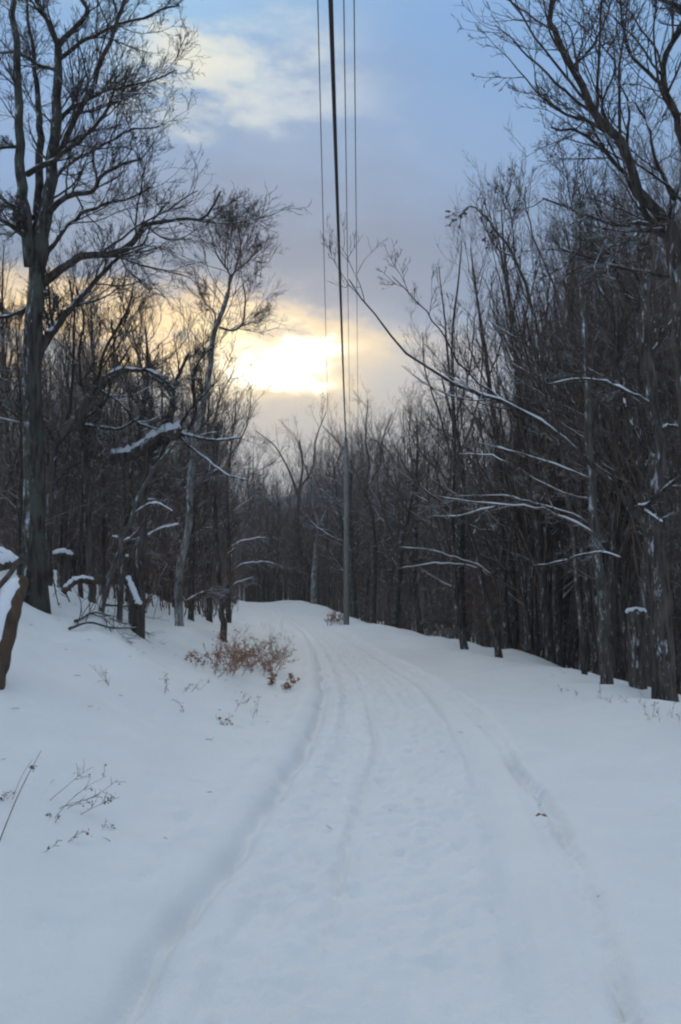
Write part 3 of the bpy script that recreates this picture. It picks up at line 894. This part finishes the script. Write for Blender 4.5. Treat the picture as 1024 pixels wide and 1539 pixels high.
hero('birch_tree', 'pale crooked birch on the left, crown against the sunset glow', 'tree', 19,
     [([(271, 952), (268, 905), (271, 850), (283, 790), (287, 700), (293, 655), (308, 600), (316, 545), (321, 505), (333, 472), (343, 440)], 6.5, 3.5)],
     [([(343, 440), (346, 415), (338, 400), (325, 380), (318, 350)], 3.2, 1.5), ([(330, 492), (350, 497), (365, 486), (369, 455), (366, 428)], 3, 1.6), ([(322, 500), (323, 470), (308, 455), (300, 440)], 2.5, 1.2),
      ([(344, 430), (355, 400), (362, 370), (358, 340)], 2.6, 1.2), ([(318, 522), (300, 540), (296, 560)], 2.5, 1.5), ([(346, 415), (370, 395), (388, 378)], 2, 1), ([(338, 402), (340, 370), (345, 335)], 2, 1),
      ([(287, 740), (310, 715), (340, 700)], 2, 1), ([(278, 905), (300, 893), (322, 886)], 3, 2), ([(272, 870), (250, 840), (240, 820)], 2, 1)],
     M_BIRCH, M_TWIGR, 107, kids=(12, 8, 5, 2), cover=.2, l2=.75, up=.05, snow=1)
hero('forest_tree', 'snowy-barked tree nearest the road on the left bank, beside the leafy shrub', 'tree', 21,
     [([(335, 948), (333, 900), (326, 830), (322, 760), (325, 690), (322, 640)], 5, 3)],
     [([(330, 850), (350, 820), (380, 810), (402, 808)], 2.2, 1), ([(333, 880), (360, 850), (392, 845), (415, 848)], 2.2, 1), ([(326, 800), (350, 770), (385, 745)], 2.2, 1), ([(333, 905), (350, 880), (380, 868)], 2, 1),
      ([(325, 720), (345, 690), (370, 640), (378, 590)], 2.5, 1), ([(322, 640), (330, 600), (345, 570)], 2.5, 1)],
     M_BARK, M_TWIGR, 108, kids=(7, 5, 4, 1), l2=.45, snow=1.3)
# right-hand side
hero('maple_tree', 'large tree leaning in from the right edge, dark limbs reaching up over the road', 'tree', 9,
     [([(1075, 1150), (1060, 900), (1045, 700), (1032, 560), (1024, 460), (1017, 390), (1002, 330)], 22, 12)],
     [([(1004, 336), (982, 312), (959, 285), (940, 232), (902, 180), (880, 146), (857, 97), (839, 56), (826, 32), (831, 0), (836, -40)], 9.5, 3.5, -.6),
      ([(990, 350), (962, 305), (940, 262), (902, 221), (872, 199), (828, 191)], 5.5, 1.8, .4), ([(910, 198), (880, 182), (850, 172), (820, 150), (801, 131), (767, 90)], 3.5, 1, .5),
      ([(1012, 370), (974, 337), (925, 339), (880, 322), (850, 311), (816, 298)], 4.5, 1.3, -.5), ([(1030, 418), (977, 412), (921, 399), (880, 386), (844, 373)], 4, 1.5, .5),
      ([(1030, 420), (1040, 300), (1024, 210), (1015, 169), (996, 127), (1000, 86), (1011, 64), (1034, 30)], 8, 3.5, -.8), ([(996, 127), (965, 100), (945, 75), (935, 30), (930, -30)], 3.5, 1.6, .3),
      ([(1050, 60), (1024, 14), (985, -4)], 6, 3), ([(960, 290), (930, 215), (905, 160), (925, 100), (900, 60)], 3.5, 1.2, .6), ([(831, 5), (845, -10), (870, -30)], 2.5, 1), ([(860, 102), (890, 70), (910, 30), (920, -10)], 3, 1.2),
      ([(1015, 300), (985, 240), (975, 190), (950, 150)], 4, 1.3, .8), ([(1000, 345), (965, 345), (940, 365), (905, 372)], 3, 1, -1)],
     M_BARK, M_LIMB, 111, kids=(10, 6, 4, 1), l2=.46, up=.03, wob=.2, cover=.1, snow=.4, fatk=.95)
hero('oak_tree', 'stout dark tree at the lower right whose long snow-lined bough reaches far left', 'tree', 12.4,
     [([(1002, 1068), (996, 960), (990, 870), (984, 800), (988, 720), (984, 650), (974, 560), (968, 480), (975, 400), (990, 320)], 18, 7),
      ([(984, 810), (970, 780), (955, 765)], 13, 9)],
     [([(960, 770), (942, 757), (905, 715), (880, 690), (835, 650), (800, 628), (765, 608), (740, 602), (700, 585), (660, 565), (620, 540), (590, 510), (565, 475), (545, 450), (525, 420)], 7.5, 1.2, -1.2),
      ([(768, 609), (730, 582), (690, 545), (665, 500), (640, 470), (605, 430), (590, 415)], 3, 1, .3), ([(958, 762), (975, 758), (1000, 735), (1030, 710)], 5, 4, -.5), ([(968, 766), (982, 776), (996, 786)], 4, 3, -1),
      ([(982, 608), (960, 598), (930, 583), (900, 571), (860, 570), (820, 578)], 5, 2, -.8), ([(972, 545), (1000, 500), (1030, 455)], 6, 4), ([(985, 650), (1010, 640), (1040, 655)], 5, 3),
      ([(970, 480), (940, 440), (920, 390), (880, 340), (870, 280)], 5, 2, .5), ([(935, 840), (905, 830), (870, 835), (840, 845), (802, 850)], 3, 1.6, .5), ([(985, 700), (950, 640), (930, 560), (925, 480), (900, 430)], 5, 2, 1)],
     M_BARK, M_LIMB, 112, kids=(9, 5, 4, 2), l2=.30, up=.07, wob=.16, cover=.7, snow=.95)
hero('boughed_tree', 'tree left of the stout dark one, long snowy side boughs sweeping left', 'tree', 14,
     [([(912, 1030), (905, 900), (895, 800), (888, 700), (882, 560), (872, 420), (868, 300)], 9, 4)],
     [([(895, 806), (870, 790), (835, 775), (810, 762), (770, 760), (700, 752), (655, 745)], 4, 1.2, -1), ([(896, 792), (850, 770), (800, 755), (755, 745), (670, 747)], 2.5, 1, .4), ([(745, 761), (690, 775), (650, 776)], 1.8, 1, -.3),
      ([(888, 722), (870, 712), (810, 690), (760, 675), (715, 665)], 3, 1.2, -.6), ([(890, 752), (860, 745), (820, 728), (770, 700), (740, 687), (690, 682)], 3, 1.2, .8), ([(882, 560), (850, 500), (830, 420), (800, 350), (790, 280)], 4, 1.5),
      ([(885, 640), (905, 560), (915, 470), (905, 400)], 4, 2)],
     M_BARKG, M_TWIG, 113, kids=(5, 5, 4, 2), l2=.28, up=.07, cover=.8, snow=1.0)
hero('forest_tree', 'slim dark trunk slanting left above the snow edge, two pale snowy boughs near its foot', 'tree', 23,
     [([(752, 985), (742, 950), (722, 860), (702, 780), (690, 690), (676, 560), (668, 470), (660, 400)], 6, .6)],
     [([(742, 870), (720, 850), (690, 840), (650, 828), (600, 822)], 2, 1, -.6), ([(735, 866), (715, 853), (680, 847), (640, 848), (600, 855)], 2, 1, .5), ([(690, 690), (720, 600), (725, 520), (715, 430)], 3, 1)],
     M_BARK, M_TWIG, 114, kids=(6, 5, 4, 1), l2=.3, up=.1, cover=.3, snow=1.3)
hero('forest_tree', 'upright black trunk flaring at its foot behind the snow edge, right of the pole', 'tree', 27,
     [([(699, 985), (694, 950), (684, 880), (680, 780), (683, 650), (680, 520), (690, 420), (694, 360)], 7, .6)],
     [([(682, 700), (660, 620), (640, 560), (635, 500)], 3, 1), ([(682, 640), (705, 560), (715, 470)], 3, 1)],
     M_BARK, M_TWIG, 115, kids=(7, 5, 4, 1), l2=.35, up=.1, cover=.3)
hero('leafy_sapling', 'thin tree at the wood edge, curled dead leaves at its top against the sky', 'sapling', 16,
     [([(880, 1010), (860, 800), (830, 600), (800, 460), (770, 380), (740, 340), (710, 310), (690, 325)], 4, 1)],
     [([(770, 385), (745, 370), (725, 330), (728, 300)], 1.6, .8), ([(800, 470), (775, 400), (770, 330), (760, 290)], 2, .8), ([(835, 620), (800, 520), (780, 440), (760, 400)], 2, .8)],
     M_BARK, M_LIMB, 116, kids=(8, 5, 3, 0), l2=.3, up=.08, cover=.1)
_t = bpy.data.objects['leafy_sapling']
_cm = [c_ for c_ in bpy.data.objects if c_.parent == _t and c_.name.startswith('crown')][0].data
_v = np.zeros(len(_cm.vertices) * 3); _cm.vertices.foreach_get('co', _v); _v = _v.reshape(-1, 3)
_w = _v + np.array(_t.location); _px = 512 + F * _w[:, 0] / _w[:, 1]
_v = _v[(_px < 800) & (_w[:, 2] > 6.5)]
lb = MB(); _r = np.random.default_rng(8); leaves(lb, _r, _v[_r.integers(0, len(_v), 150)], .085, .5); link('dead_leaves', lb.mesh('dead_leaves', M_TWIG), _t)
hero('birch_tree', 'pale forked trunk beyond the bend, just left of the utility pole', 'tree', 75,
     [([(472, 925), (472, 880), (476, 820), (480, 785)], 5, 3.5), ([(480, 785), (471, 760), (466, 720)], 3, 2), ([(480, 790), (492, 765), (500, 735)], 3, 2)],
     [([(466, 720), (455, 690), (448, 665)], 2, 1), ([(500, 735), (505, 700), (520, 665)], 2, 1)], M_BIRCH, M_TWIG, 117, kids=(7, 5, 3, 1), l2=.6, up=.06, snow=1)
for i, (px0, topx, topy, lab) in enumerate([(560, 545, 600, 'wide-crowned bare oak behind and right of the utility pole'), (448, 445, 690, 'spreading bare oak in the gap left of the utility pole'),
                                           (600, 610, 610, 'tall forked bare oak beyond the bend, second right of the pole')]):
    hero('oak_tree', lab, 'tree', (54, 100, 60)[i],
         [([(px0, 950), (px0 + 2, 850), (px0 - 1, 780), (topx + 4, 740)], (5.5, 3.2, 5)[i], (3.5, 2.2, 3.5)[i])],
         [([(topx + 4, 745), (topx - 12, 705), (topx - 32, 670), (topx - 60, 640 + i * 8)], 3, 1), ([(topx + 4, 742), (topx + 10, 700), (topx + 5, 660), (topx + 8, topy)], 3.4, 1),
          ([(topx + 4, 738), (topx + 26, 700), (topx + 30, 660), (topx + 45, 620)], 3, 1), ([(px0, 790), (px0 + 28, 765), (px0 + 48, 735), (px0 + 55, 700)], 2.6, 1), ([(px0, 800), (px0 - 25, 770), (px0 - 40, 740)], 2.6, 1)],
         M_BARK, M_TWIG, 120 + i, kids=(9, 6, 4, 2), l2=.42, up=.05, wob=.2)


# ------------------------------------------------------------------ logs, stumps, fallen wood
def log(name, label, cat, pts, r0, r1, mat, snow=1.0, seed=1, side=(0, 0, 1), group=None, k=14, rough=.02):
    rng = np.random.default_rng(seed)
    pts = catmull(np.array(pts), 22); org = pts[0].copy(); q = pts - org
    r = np.linspace(r0, r1, 22)
    root = thing(name, tuple(org), label, cat, group)
    v, f = tubes(q[None], r[None], k)
    ax = np.repeat(q, k, axis=0)
    v = ax + (v - ax) * (1 + rough * rng.normal(size=(len(v), 1)) + .05 * np.sin(np.arange(len(v)) * 2.1)[:, None])
    m_ = MB(); m_.add(v, f)
    # broken end faces
    for e_, s_ in ((0, -1), (21, 1)):
        c_ = q[e_] ; ring = v.reshape(22, k, 3)[e_]
        t_ = unit(q[e_] - q[e_ - s_])
        inner = c_ + (ring - c_) * .45 + t_ * r[e_] * rng.uniform(-.1, .5, (k, 1))
        vv = np.vstack([ring, inner, c_[None] + t_ * r[e_] * .1]); fs = []
        for a in range(k):
            b_ = (a + 1) % k
            fs.append((a, b_, k + b_, k + a)); fs.append((k + a, k + b_, 2 * k, 2 * k))
        vv = np.vstack([vv]); fs4 = [x for x in fs if x[2] != x[3]]
        tri = [(k + a, k + (a + 1) % k, 2 * k, k + (a + 2) % k) for a in range(0, k, 2)]
        m_.add(vv, np.array(fs4 + tri))
    link('bark', m_.mesh('bark', mat), root)
    if snow:
        sd_ = np.array(side, float); sd_ /= np.linalg.norm(sd_)
        rs = r * .80 * (1 + .12 * rng.normal(size=22)) * snow; rs[0] *= .3; rs[-1] *= .4
        sp = q + sd_[None] * (r * .55 + rs * .2)[:, None]
        s_ = MB(); s_.one(sp, rs, 10); link('snow_cover', s_.mesh('snow_cover', M_SNOWC), root)
    return root


b0 = on_ground(-6, 1032)
log('leaning_log', 'thick reddish brown rotten log leaning at the left edge, snow along its upper side', 'log',
    [b0 + np.array([-.12, 0, -.35]), b0 + np.array([-.03, 0, .05]), P(6, 960, b0[1] + .1), P(22, 905, b0[1] + .35), P(34, 872, b0[1] + .6)], .125, .06, M_LOG, 1.25, 3, (-.95, -.40, .35))
b1 = on_ground(8, 900)
log('fallen_log', 'snow-laden log lying behind the leaning rotten log at the left edge', 'log', [P(-40, 858, 11.5), P(-5, 850, 11.6), P(22, 846, 11.8)], .10, .07, M_LOG, 1.3, 4)
log('fallen_log', 'upper snow-laden log crossing behind the leaning rotten log at the left edge', 'log', [P(-40, 826, 12.2), P(0, 832, 12.1), P(30, 850, 12.0)], .07, .05, M_LOG, 1.3, 5)
log('fallen_branch', 'dark bare branch slanting up beside the leaning rotten log', 'branch', [P(-8, 888, 10.5), P(12, 866, 10.7), P(34, 836, 11)], .035, .03, M_BARK, .0, 6)
log('fallen_log', 'crooked snow-topped log propped on the bank between two dark trunks', 'log', [P(95, 889, 13.5), P(112, 875, 13.6), P(126, 872, 13.7), P(141, 875, 13.8)], .05, .05, M_LOG, 1.0, 7)
log('snow_capped_stump', 'broken stump capped with snow between the big oak and the black trunk', 'stump', [P(97, 905, 17), P(97, 870, 17), P(97, 836, 17)], .13, .14, M_BARK, 0, 8)
log('fallen_branch', 'short snow-covered branch lying across the snow-capped stump', 'branch', [P(80, 835, 16.8), P(95, 831, 16.8), P(110, 836, 16.8)], .05, .04, M_BARK, 1.5, 9)
log('fallen_log', 'stubby snow-sided log standing out of the snow by the thin leaning stem', 'log', [P(206, 912, 15), P(198, 890, 15.2), P(190, 868, 15.4)], .07, .05, M_LOG, 1.1, 10, (.7, -.3, .6))
g_ = 'dead branches fallen on the left bank'
for i, (pts, r_, lab) in enumerate([
        ([(104, 949), (135, 945), (170, 947), (215, 950)], .020, 'long dead branch lying nearly level on the snow of the left bank'),
        ([(113, 941), (125, 932), (142, 928), (166, 930)], .022, 'crooked dead branch with a dark broken end on the left bank'),
        ([(158, 916), (190, 914), (222, 915)], .022, 'straight snow-lined stick on the bank beside the stubby log'),
        ([(150, 930), (170, 950), (190, 965), (200, 975)], .010, 'thin forked twig trailing down the snow of the left bank'),
        ([(165, 935), (200, 946), (232, 962)], .010, 'thin twig slanting right down the snow of the left bank'),
        ([(105, 905), (100, 888), (112, 872)], .012, 'short twig poking up between the dark trunks of the left bank'),
        ([(80, 870), (84, 890), (88, 910)], .012, 'thin twig leaning against the dark trunk beside the big oak')]):
    q = [on_ground(*a) + np.array([0, 0, .03 + .05 * math.sin(j * 1.7 + i) ** 2]) for j, a in enumerate(pts)] if i < 5 else [P(a, b_, 13.2) for a, b_ in pts]
    q = catmull(np.array(q), 14); org = q[0].copy()
    rng = np.random.default_rng(200 + i)
    m_ = MB(); m_.one(q - org, np.linspace(r_, r_ * .5, 14), 7)
    a, b_ = spawn(rng, (q - org)[None], np.linspace(r_, r_ * .5, 14)[None], 7, .1, 1, .4, 1.0, .35, 6, .05, .18, .5, .4, .004); m_.tube(a, b_, 4)
    a2, b2 = spawn(rng, a, b_, 3, .2, 1, .4, 1.0, .5, 4, .03, .18, .6, .4, .003); m_.tube(a2, b2, 3)
    o = thing('fallen_branch', tuple(org), lab, 'branch', g_); link('branch_wood', m_.mesh('branch_wood', M_BARK), o)
    s_ = MB(); snow_on(s_, rng, (q - org)[None], np.linspace(r_, r_ * .5, 14)[None], .001, .7, 5, 1.1)
    if s_.n: link('snow_cover', s_.mesh('snow_cover', M_SNOWC), o)
st_ = P(956, 920, 13.2); stg = gz(st_[0], st_[1])
log('snow_capped_stump', 'broken dark stump with a flat cap of snow, left of the stout dark tree', 'stump', [(st_[0], st_[1], stg - .2), (st_[0], st_[1], (stg + st_[2]) / 2), (st_[0], st_[1], st_[2])], .13, .13, M_BARK, 0, 12)
s_ = MB(); s_.one([(-.15, 0, 0), (-.12, 0, .02), (0, 0, .03), (.12, 0, .02), (.15, 0, 0)], [.02, .04, .05, .04, .02], 10)
o = link('snow_cover', s_.mesh('snow_cover', M_SNOWC), [q for q in bpy.data.objects if q.name.startswith('snow_capped_stump')][-1]); o.location = (0, 0, st_[2] - stg + .2)


# ------------------------------------------------------------------ shrub and weeds
def weed(name, label, cat, bases, hgt, lean, nleaf, lsize, mat, seed, twigs=4, r=.005, group=None, lmat=None):
    """bases: list of ground points, each grows one stem"""
    rng = np.random.default_rng(seed)
    org = np.array(bases[0], float).copy()
    paths = []
    for b_ in bases:
        b_ = np.array(b_, float); ln = np.array([lean[0] + rng.normal() * lean[2], lean[1] + rng.normal() * lean[2], 1.0]); ln /= np.linalg.norm(ln)
        h = hgt * rng.uniform(.55, 1.1); p = [b_ - np.array([0, 0, .05])]; d = ln
        for j in range(8):
            p.append(p[-1] + d * h / 8); d = unit(d + rng.normal(size=3) * .09 - np.array([0, 0, .02]))
        paths.append(p)
    p0 = np.array(paths) - org; r0 = np.full((len(p0), 9), r) * np.linspace(1, .5, 9)
    m_ = MB(); m_.tube(p0, r0, 4)
    root = thing(name, tuple(org), label, cat, group)
    allp = p0[:, 3:]
    pt = p0.reshape(-1, 3)[::3]
    if twigs:
        a, b_ = spawn(rng, p0, r0, twigs, .25, 1, .4, 1.0, .38, 5, .03, .12, .6, .5, .0022); m_.tube(a, b_, 3)
        pt = a[:, 1:].reshape(-1, 3)
    link('stem', m_.mesh('stem', mat), root)
    if nleaf:
        idx = rng.integers(0, len(pt), nleaf); l_ = MB(); leaves(l_, rng, pt[idx] + rng.normal(size=(nleaf, 3)) * .012, lsize, .6)
        link('dead_leaves', l_.mesh('dead_leaves', lmat or M_DRY), root)
    return root


rngb = np.random.default_rng(4)
bb = [on_ground(px, py) for px, py in zip(rngb.uniform(318, 418, 80), rngb.uniform(990, 1018, 80))]
weed('leafy_shrub', 'low spreading shrub full of reddish brown dead leaves beside the left rut', 'shrub', bb, .68, (0, -.05, .62), 3300, .030, M_RUST, 301, 13, .0034)
bb = [on_ground(px, py) for px, py in zip(rngb.uniform(392, 440, 10), rngb.uniform(1018, 1036, 10))]
weed('leafy_shrub', 'small brown leafy sprig hanging toward the left rut, right of the big shrub', 'shrub', bb, .28, (.25, 0, .5), 260, .05, M_STRAW, 302, 5, .003)
bb = [on_ground(px, py) for px, py in zip(rngb.uniform(292, 330, 9), rngb.uniform(994, 1006, 9))]
weed('leafy_shrub', 'sparse brown sprig on the left side of the big leafy shrub', 'shrub', bb, .36, (-.3, 0, .4), 150, .045, M_STRAW, 303, 5, .003)
bb = [on_ground(px, py) for px, py in zip(rngb.uniform(345, 440, 16), rngb.uniform(935, 975, 16))]
weed('bare_shrub', 'faint thin bare twigs standing behind the big leafy shrub', 'shrub', bb, .55, (0.1, 0, .4), 30, .04, M_STRAW, 304, 6, .003)
bb = [on_ground(px, 1084 + rngb.uniform(-2, 4)) for px in rngb.uniform(326, 342, 5)]
weed('dead_leaf_tuft', 'single small tuft of red-brown leaves on the snow below the big shrub', 'weed', bb, .10, (.2, 0, .6), 40, .04, M_STRAW, 305, 3, .002)
wl_ = 'dry weeds poking through the snow'
for i, (pts, h_, ln, nl, lab) in enumerate([
        ([(247, 1042), (249, 1040)], .26, (.15, 0, .1), 22, 'short dark upright weed left of the big leafy shrub'),
        ([(272, 1042), (285, 1040), (296, 1036)], .24, (.5, 0, .2), 30, 'row of bent brown weeds between the dark upright weed and the shrub'),
        ([(350, 1068), (365, 1058)], .34, (.6, .1, .1), 24, 'arching weed stem below the big leafy shrub'),
        ([(170, 1035), (168, 1033)], .36, (-.55, 0, .1), 8, 'forked weed stalk leaning left in the middle of the left bank'),
        ([(386, 1075), (380, 1080)], .30, (.05, 0, .1), 6, 'two faint upright stems near the left rut'),
        ([(276, 1072), (278, 1070)], .26, (-.15, 0, .1), 5, 'faint single stem on the open snow of the bank'),
        ([(75, 1232), (110, 1222), (92, 1214)], .42, (1.4, .3, .25), 26, 'long bent brown weed sprays lying over the near left snow'),
        ([(66, 1205), (78, 1212)], .36, (1.3, .5, .2), 12, 'slender arched weeds just above the long bent sprays'),
        ([(80, 1238), (84, 1236)], .09, (0, 0, .3), 14, 'tiny seed-headed weed left of the long bent sprays'),
        ([(160, 1240), (152, 1241)], .12, (.6, 0, .3), 8, 'tiny curled weed right of the long bent sprays'),
        ([(52, 1285), (92, 1264)], .22, (.9, .4, .2), 12, 'lowest arched weed on the near left snow'),
        ([(2, 1203), (6, 1200)], .12, (.6, 0, .3), 8, 'weed tip cut by the left picture edge'),
        ([(855, 1042), (848, 1043), (866, 1046)], .20, (-.3, 0, .5), 12, 'reddish flat weed on the right shoulder'),
        ([(905, 1052), (915, 1056), (930, 1060)], .30, (-.3, 0, .3), 8, 'pale sparse weeds in the middle of the right snow edge'),
        ([(985, 1085), (978, 1080), (995, 1088)], .26, (-.2, 0, .4), 22, 'small seed-headed weeds below the stout dark tree'),
        ([(1012, 1082), (1020, 1086)], .30, (0, 0, .2), 14, 'upright weeds right of the seed-headed ones'),
        ([(960, 1062), (968, 1066), (950, 1060)], .24, (-.3, 0, .4), 10, 'thin brown weeds left of the seed-headed ones')]):
    weed('dry_weed', lab, 'weed', [on_ground(*p_) for p_ in pts], h_, ln, nl, .022, M_STRAW, 310 + i, 5, .0022, wl_, M_DULL)
bb = [on_ground(px, py) for px, py in zip(rngb.uniform(492, 520, 26), rngb.uniform(930, 941, 26))]
weed('brown_brush', 'reddish brown weeds along the snow edge at the foot of the utility pole', 'shrub', bb, .8, (0, 0, .35), 260, .10, M_TWIGR, 340, 6, .012)
# tall straw stems, near left
for i, (p_, q_, lab) in enumerate([((-6, 1268), (62, 1128), 'tall pale grass stem with a small seed head at the near left'), ((14, 1205), (50, 1140), 'shorter thin grass stem beside the tall pale one')]):
    a = on_ground(*p_); b_ = P(*q_, a[1] + .15)
    pth = catmull(np.array([a - [0, 0, .05], a + (b_ - a) * .5 + [.0, 0, .01], b_]), 12); m_ = MB(); m_.one(pth - a, np.linspace(.0042, .0018, 12) * (1 - .4 * i), 5)
    o = thing('grass_stem', tuple(a), lab, 'grass stem'); link('stem', m_.mesh('stem', M_STRAW), o)
    if i == 0:
        l_ = MB(); leaves(l_, np.random.default_rng(9), (pth[9] - a)[None] + np.random.default_rng(7).normal(size=(14, 3)) * .008, .022); link('seed_head', l_.mesh('seed_head', M_STRAW), o)
a = on_ground(813, 1237); l_ = MB(); leaves(l_, np.random.default_rng(3), np.array([[0, 0, .05], [.008, 0, .055]]), .055, .9)
o = link('dead_leaf', l_.mesh('dead_leaf', M_DRY)); o.location = tuple(a); tag(o, 'single dead leaf lying on the packed snow near the right edge of the track', 'leaf')

rng = np.random.default_rng(55); l_ = MB(); n_ = 0
while n_ < 150:
    y = rng.uniform(4, 16); x = rng.uniform(-5, 5)
    if abs(x - centre(y)) < 1.0 and rng.random() < .8: continue
    z = gz(x, y); a_ = rng.uniform(0, 6.28); L_ = rng.uniform(.008, .045)
    d_ = np.array([math.cos(a_), math.sin(a_), rng.uniform(-.1, .25)]) * L_; p_ = np.array([x, y, z + .012])
    l_.one(np.array([p_ - d_, p_ + [0, 0, .004], p_ + d_]), np.array([.0022, .0028, .0014]), 4); n_ += 1
tag(link('twig_litter', l_.mesh('twig_litter', M_TWIGR)), 'tiny scattered bits of bark and twig on the snow', 'litter', None, 'stuff')

# ------------------------------------------------------------------ pole and wires
pb = on_ground(521, 944, 60)
pb = np.array([P(521, 938, 50)[0], 50, gz(P(521, 938, 50)[0], 50)])
ptop = P(520, 658, 50)
pole = thing('utility_pole', tuple(pb), 'weathered grey wooden utility pole at the bend of the snowy road', 'utility pole')
m_ = MB(); hp = ptop[2] - pb[2]; m_.one([(0, 0, -.5), (0, 0, hp * .5), (ptop[0] - pb[0], 0, hp)], [.165, .145, .115], 16); link('post', m_.mesh('post', M_POLE), pole)
m_ = MB(); m_.one([(0, -.12, hp - .25), (0, -.26, hp - .25)], [.03, .03], 8); m_.one([(0, -.24, hp - .32), (0, -.24, hp - .18)], [.05, .05], 8); link('bracket', m_.mesh('bracket', M_WIRE), pole)
m_ = MB(); m_.one([(0, -.26, hp - .36), (0, -.26, hp - .32), (0, -.26, hp - .28), (0, -.26, hp - .24), (0, -.26, hp - .16)], [.05, .07, .045, .07, .03], 10); link('insulator', m_.mesh('insulator', M_POLE), pole)
m_ = MB(); m_.one([(.10, -.13, -.3), (.09, -.11, hp * .5), (.07, -.09, hp - .5)], [.012] * 3, 6); link('ground_wire', m_.mesh('ground_wire', M_WIRE), pole)
m_ = MB(); m_.one([(0, 0, hp - .02), (0, 0, hp + .03), (0, 0, hp + .05)], [.13, .12, .05], 12); link('snow_cap', m_.mesh('snow_cap', M_SNOWC), pole)
attach = np.array([ptop[0], 50 - .26, ptop[2] - .25])
far = np.array([0.9, 88.0, 0]); far[2] = gz(.9, 88)
fp = thing('utility_pole', tuple(far), 'farther utility pole with a crossarm almost hidden in the woods behind the bend', 'utility pole')
FH = EYE + 12.0 - far[2]
m_ = MB(); m_.one([(0, 0, -.5), (0, 0, FH * .5), (0, 0, FH + .2)], [.19, .165, .13], 14); link('post', m_.mesh('post', M_POLE), fp)
m_ = MB(); m_.one([(-2.15, -.18, FH - .15), (0, -.18, FH - .15), (.95, -.18, FH - .15)], [.06, .06, .06], 4); link('crossarm', m_.mesh('crossarm', M_POLE), fp)


def wire(name, label, pts, r):
    pts = catmull(np.array(pts), 60); org = pts[0].copy(); m_ = MB(); m_.one(pts - org, np.full(60, r), 8)
    o = link(name, m_.mesh(name, M_CABLE if r > .02 else M_WIRE)); o.location = tuple(org)
    return tag(o, label, 'cable' if r > .02 else 'wire', 'overhead lines along the road')


def line(x15, xf, hf, h0, r, name, label, dend=88.0, dref=15.5, sag=.5):
    pts = []
    for d in np.linspace(-25, dend, 14):
        X_ = x15 + (xf - x15) * (d - dref) / (dend - dref)
        t = (d + 25) / (dend + 25)
        pts.append((X_, d - (.18 if d == dend else 0), EYE + h0 + (hf - h0) * t - 4 * sag * t * (1 - t)))
    wire(name, label, pts, r)


line(-.123, attach[0], attach[2] - EYE, 8.2, .031, 'power_cable', 'thick black overhead cable running to the pole top', 49.74, 10.5, .9)
line(-.42, -1.12, 11.85, 10.9, .0115, 'overhead_wire', 'leftmost thin overhead wire, left of the thick cable')
line(.06, 1.00, 11.85, 10.9, .0115, 'overhead_wire', 'middle thin overhead wire, just right of the thick cable')
line(.25, 1.80, 11.85, 10.9, .0115, 'overhead_wire', 'rightmost thin overhead wire, farthest right of the thick cable')
print('objects', len(bpy.data.objects), 'polys', sum(len(o.data.polygons) for o in bpy.data.objects if o.type == 'MESH'), 'unique', sum(len(m.polygons) for m in bpy.data.meshes))

# ------------------------------------------------------------------ air
hz, n, l, b = new_mat('haze_air')
n.remove(b)
pv = n.new('ShaderNodeVolumePrincipled'); pv.inputs['Color'].default_value = (.86, .89, .93, 1); pv.inputs['Density'].default_value = .0008; pv.inputs['Anisotropy'].default_value = .2
l.new(pv.outputs['Volume'], n['Material Output'].inputs['Volume'])
m_ = MB(); a_, b_, z0_, z1_ = 1600, -80, -90, 190
m_.add([(-a_, b_, z0_), (a_, b_, z0_), (a_, 1600, z0_), (-a_, 1600, z0_), (-a_, b_, z1_), (a_, b_, z1_), (a_, 1600, z1_), (-a_, 1600, z1_)],
       [(0, 3, 2, 1), (4, 5, 6, 7), (0, 1, 5, 4), (1, 2, 6, 5), (2, 3, 7, 6), (3, 0, 4, 7)])
tag(link('haze', m_.mesh('haze', hz, False)), 'thin bluish evening haze over the woods', 'haze', None, 'stuff')
